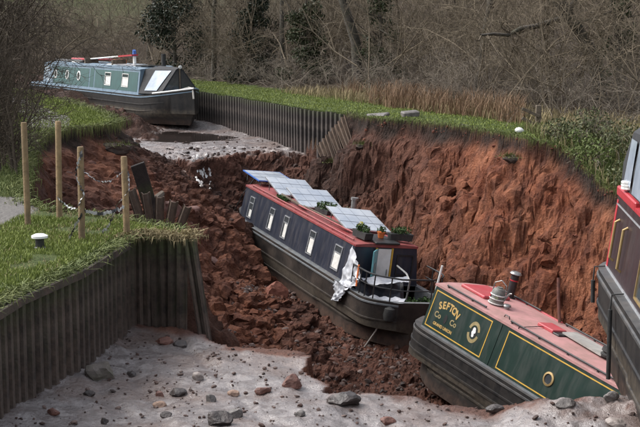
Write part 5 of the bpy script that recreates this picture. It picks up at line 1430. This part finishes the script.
fringe('hanging_roots', R_edge[::-1], 260, .40, M_twigdark, 'dark roots hanging under the right cliff edge', 2, -.03, .10)
fringe('hanging_straw', [(-2.55, 16.2), (-2.33, 16.6), (-1.68, 16.36), (-1.75, 16.7)], 900, .07, M_straw, 'dead straw turf hanging over the end of the near piling', 3, .06, .07)
fringe('scour_fringe', [(p[0], p[1]) for p in OUT[6:15]], 2600, .2, M_grassdull, 'ragged turf along the near edge of the scoured bank', 4, .05, .1)
fringe('far_scour_fringe', [(p[0], p[1]) for p in OUT[14:21]], 2600, .3, M_grassdull, 'turf edge hanging over the far side of the scour', 5, .05, .16)
fringe('pile_moss', [(x, y) for x, y, z in near_line], 1500, .06, M_grassdull, 'grass blades over the top of the near piling', 6, .05, .05)

# ------------------------------------------------------------------ posts, tape, small things
def post(px, py, top_py, label, w_=.085, zb_=0.0, base_hidden=0, lean=(0, 0)):
    p = at(px, py, zb_); s_ = (p - Vector((0, 0, CAM_H))).length / FOC
    h = (py - top_py) * s_ + base_hidden
    m = MB(); n_ = 10
    rings = []
    for z_, k in ((-.25 - base_hidden, 1), (h * .5, 1), (h - .02, .98), (h, .86)):
        rings.append([(w_/2 * k * math.cos(2*math.pi*i/n_) + lean[0] * z_, w_/2 * k * math.sin(2*math.pi*i/n_) + lean[1] * z_, z_) for i in range(n_)])
    m.loft(rings); o = m.build('timber_post', M_timber, smooth=True); o.location = p
    tag(o, label, 'post', 'timber posts at the breach')
    return p, h
p1 = post(28, 226, 125, 'leftmost timber post standing by the path', lean=(-.012, .02))
p2 = post(59.5, 219, 123, 'tall timber post, second from the left', lean=(.015, 0))
p3 = post(82, 241, 148, 'weathered timber post wrapped with tape on the near grass', lean=(.01, 0))
p4 = post(127, 236, 157, 'timber post at the end of the near piling, rightmost', lean=(-.02, .02))
def tape_mat():
    m, t, b = newmat('barrier_tape')
    a = N(t, 'ShaderNodeAttribute', attribute_name='run'); f = math_(t, 'FRACT', math_(t, 'MULTIPLY', a.outputs['Fac'], 4.5), 0)
    st = math_(t, 'GREATER_THAN', f, .4)
    t.links.new(mixc(t, st, (.05, .05, .055), (.42, .42, .41)), b.inputs['Base Color']); b.inputs['Roughness'].default_value = .35
    return m
M_tape = tape_mat()
def tape(pts, label, w_=.042, seed=0, sag=.0, twist=2.0):
    rng = np.random.default_rng(seed); P = np.array([tuple(p) for p in pts]); L_ = np.r_[0, np.cumsum(np.linalg.norm(np.diff(P, axis=0), axis=1))]
    s_ = np.linspace(0, L_[-1], 60); C = np.stack([np.interp(s_, L_, P[:, i]) for i in range(3)], 1)
    C[:, 2] -= sag * np.sin(math.pi * s_ / L_[-1]); C += .008 * rng.normal(size=C.shape)
    an = twist * np.sin(s_ * 2.3 + seed) + seed; o1 = np.stack([.25 * np.sin(an), .6 * np.sin(an), np.cos(an)], 1) * w_/2
    V = np.concatenate([C - o1, C + o1]); n_ = len(s_); i = np.arange(n_ - 1)
    F_ = np.stack([i, i + 1, i + 1 + n_, i + n_], 1)
    o = mesh_np('barrier_tape', V, F_, M_tape); a = o.data.attributes.new('run', 'FLOAT', 'POINT'); a.data.foreach_set('value', np.r_[s_, s_].astype(np.float32))
    return tag(o, label, 'tape')
def up(p, dz, dx=0, dy=-.05): return Vector((p[0].x + dx, p[0].y + dy, p[0].z + dz))
h3 = p3[1]
tape([up(p3, h3 * .80), up(p4, .84, -.02)], 'sagging black and white tape between the two right posts', seed=1, sag=.16, twist=.6)
tape([up(p2, .30, 0), up(p3, .42)], 'tape stretched low from the second post to the wrapped post', seed=2, sag=.05, twist=.8)
tape([up(p3, h3 * .95, .03), up(p3, h3 * .7, -.05), up(p3, h3 * .5, .05), up(p3, .45, -.03)], 'tape wound loosely down the wrapped post', seed=3)
tape([up(p3, .36, .02), up(p3, .22, -.06), up(p3, .10, -.12), up(p3, .02, -.16)], 'loose tape end trailing to the grass at the wrapped post', seed=4)
tape([up(p4, .84, .04), up(p4, .62, .06), up(p4, .40, -.12), up(p4, .15, -.22), up(p4, .05, -.30)], 'tape hanging down from the rightmost post', seed=5, twist=1.2)
tape([up(p3, .40), up(p4, .38, -.02)], 'low tape between the wrapped post and the rightmost post', seed=6, sag=.06, twist=.7)
# mooring bollard
p = at(40, 249, 0); e = empty('mooring_bollard', p)
m = MB(); m.lathe([(.07, -.1), (.07, .02), (.055, .03), (.055, .12), (.07, .13)], 14); m.build('stem', M_blackmetal, e, smooth=True)
m = MB(); m.lathe([(.07, .13), (.10, .14), (.10, .165), (.06, .185), (.01, .19)], 16); m.build('cap', M_white, e, smooth=True)
tag(e, 'small black mooring bollard with white cap in the near grass', 'bollard')
# broken fence post on the right bank
p = at(538, 129, -.05); e = empty('fence_post', p)
m = MB(); m.box(-.07, .07, -.06, .06, -.2, .62, bev=.015); m.build('post', M_oldwood, e)
for z_, a in ((.34, 24), (.08, 26)):
    m = MB(); m.box(-.48, .02, -.03, .03, -.04, .04, T(0, -.07, z_) @ Matrix.Rotation(rad(a), 4, 'Y'), bev=.008); m.build('broken_rail', M_oldwood, e)
tag(e, 'broken dark fence post with two splintered rails on the right bank', 'fence post')
V, F_ = rock_shape(np.random.default_rng(8), 3, 6, .04); o = mesh_np('white_bag', V * [.12, .09, .085] + [0, 0, .055], F_, M_white, smooth=True); o.location = at(519, 133, -.03); tag(o, 'small white bag on the grass by the broken fence post', 'bag')
m = MB(); m.box(-.26, .22, -.2, .2, -.03, .17, bev=.03); o = m.build('stone_block', M_rockgrey); p = at(411, 117, 0); o.location = p; o.rotation_euler = (.05, -.08, .2); tag(o, 'dark stone block lying on the right bank edge', 'block')
m = MB(); m.box(-.42, .38, -.15, .15, -.05, .06, bev=.03); o = m.build('coping_slab', M_rockgrey); p = at(468, 131, -.12); o.location = (p.x + .08, p.y + .1, -.10); o.rotation_euler = (.35, .10, -.75); tag(o, 'pale broken coping slab at the right cliff edge', 'slab')
m = MB(); m.box(-.4, .35, -.2, .2, -.05, .07, bev=.03); o = m.build('coping_slab', M_rockgrey); p = at(372, 117, -.02); o.location = (p.x + .15, p.y + .35, -.03); o.rotation_euler = (.15, -.1, -.5); tag(o, 'grey coping slab beside the top of the torn pile sheets', 'slab')
# fallen timbers and branches in the hole
def branch(pts, r, mat, name, label, cat, n_=7):
    m = MB(); m.tube(pts, r, n_); o = m.build(name, mat, smooth=True); return tag(o, label, cat)
a = at(192, 175, -2.0); c = at(150, 203, -1.6)
branch([a, a.lerp(c, .5) + Vector((0, 0, .08)), c], [.05, .07, .09], M_oldwood, 'fallen_branch', 'dark fallen branch slanting across the top of the left slope', 'branch')
m = MB(); m.box(-.16, .16, -.03, .03, -.9, .75, bev=.01); o = m.build('buckled_plate', M_pilefar); o.location = at(146, 192, -1.1); o.rotation_euler = (.35, -.32, .3); tag(o, 'dark buckled steel plate leaning behind the rightmost post', 'steel plate')
for k, (x, y, x2, y2, lb) in enumerate(((505, 240, 492, 262, 'thin root running down the right cliff, left one'), (562, 215, 570, 250, 'thin root hanging down the right cliff near the maroon boat'))):
    q0, q1 = at(x, y, -2.3), at(x2, y2, -3.0)
    branch([q0, q0.lerp(q1, .5) + Vector((.05, 0, 0)), q1], .015, M_twigdark, 'root', lb, 'root', 5)
# trickle of water over the far lip
def cascade():
    m, t, b = newmat('white_water'); nn = noise(t, 7, 4, .6)
    t.links.new(mixc(t, ramp(t, nn, .42, .60), (.20, .17, .155), (.60, .59, .575)), b.inputs['Base Color']); b.inputs['Roughness'].default_value = .2; bump(t, b, nn, .6, .05)
    parts = []
    tt = np.arange(30, 46, .02)
    for k in range(16):
        rng = np.random.default_rng(30 + k); py0, py1 = rng.uniform(153, 164), rng.uniform(166, 193); c = []; off = rng.normal(0, 3.2)
        for j, py in enumerate(np.arange(py0, py1, .8)):
            px = 198 + off + 5 * (py - 156) / 36 + 2.2 * float(fbm(np.array([py * .13 + 7 * k]), np.array([k * 1.0]), 2, 5)[0])
            d = _F + Vector((1, 0, 0)) * ((px - 320) / FOC) - _U * ((py - 213.5) / FOC)
            h = int(np.argmax(CAM_H + d.z * tt <= gz(d.x * tt, d.y * tt) + .15)); c.append((d.x * tt[h], d.y * tt[h], CAM_H + d.z * tt[h]))
        run = [c[0]]
        for p_, q_ in list(zip(c[:-1], c[1:])) + [(c[-1], None)]:
            if q_ is None or (Vector(q_) - Vector(p_)).length > .5:
                if len(run) > 2:
                    P = np.array(run); wd = rng.uniform(.015, .04) * (1 + .5 * np.sin(np.arange(len(P)) * 1.7 + k))
                    u = np.array([-1, 0, 1.]); V = P[:, None] + np.stack([u[None] * wd[:, None], np.zeros((len(P), 3)), .02 * (1 - abs(u))[None] * np.ones((len(P), 1))], -1)
                    i = np.arange(len(P) * 3).reshape(-1, 3); parts.append((V.reshape(-1, 3), np.stack([i[:-1, :-1], i[:-1, 1:], i[1:, 1:], i[1:, :-1]], -1).reshape(-1, 4)))
                run = []
            if q_: run.append(q_)
    V, F_ = join(parts)
    return tag(mesh_np('cascade', V, F_, m, smooth=True), 'white trickle of water falling over the far lip', None, None, 'structure')
cascade()

def turf_clump(px, py, z, rx, label, seed):
    p = at(px, py, z); rng = np.random.default_rng(seed)
    # stand it on the slope along that sight line
    d = (p - Vector((0, 0, CAM_H))); d = d / d.y; yy = np.arange(18, 44, .03); zz = CAM_H + d.z * yy; g = gz(d.x * yy, yy); h = int(np.argmax(zz <= g))
    e = empty('turf_clump', (d.x * yy[h], yy[h], float(g[h])))
    V, F_ = rock_shape(rng, 3, 4, .05); mesh_np('sod', V * [rx, rx * .6, rx * .35], F_, M_soil, e)
    n_ = 380; x = rng.normal(0, rx * .5, n_); y = rng.normal(0, rx * .3, n_); q = rng.normal(0, .5, (n_, 2)); hh = .16 * rng.uniform(.5, 1.4, n_); w_ = .007
    b0 = np.stack([x, y, np.full(n_, rx * .25)], 1); tp = b0 + np.stack([q[:, 0] * hh, q[:, 1] * hh - .05, hh * rng.uniform(-.3, .9, n_)], 1)
    V = np.stack([b0 - [w_, 0, 0], b0 + [w_, 0, 0], tp], 1).reshape(-1, 3); tag(mesh_np('grass', V, np.arange(3 * n_).reshape(-1, 3), M_grassdull, e), kind='stuff')
    tag(e, label, 'turf')
M_soil = surf('sod_soil', (.02, .014, .011), (.06, .038, .028), 8, .9, .5)
turf_clump(516, 160, -1.0, .34, 'slumped tuft of turf part way down the right cliff', 1)
turf_clump(366, 147, -1.0, .30, 'small grassy tuft on the dark cliff right of the torn pile sheets', 2)
turf_clump(112, 150, -.8, .5, 'slumped grassy clump at the far side of the left scour', 3)
turf_clump(330, 165, -1.5, .22, 'tuft of moss on the tilted concrete block', 4)
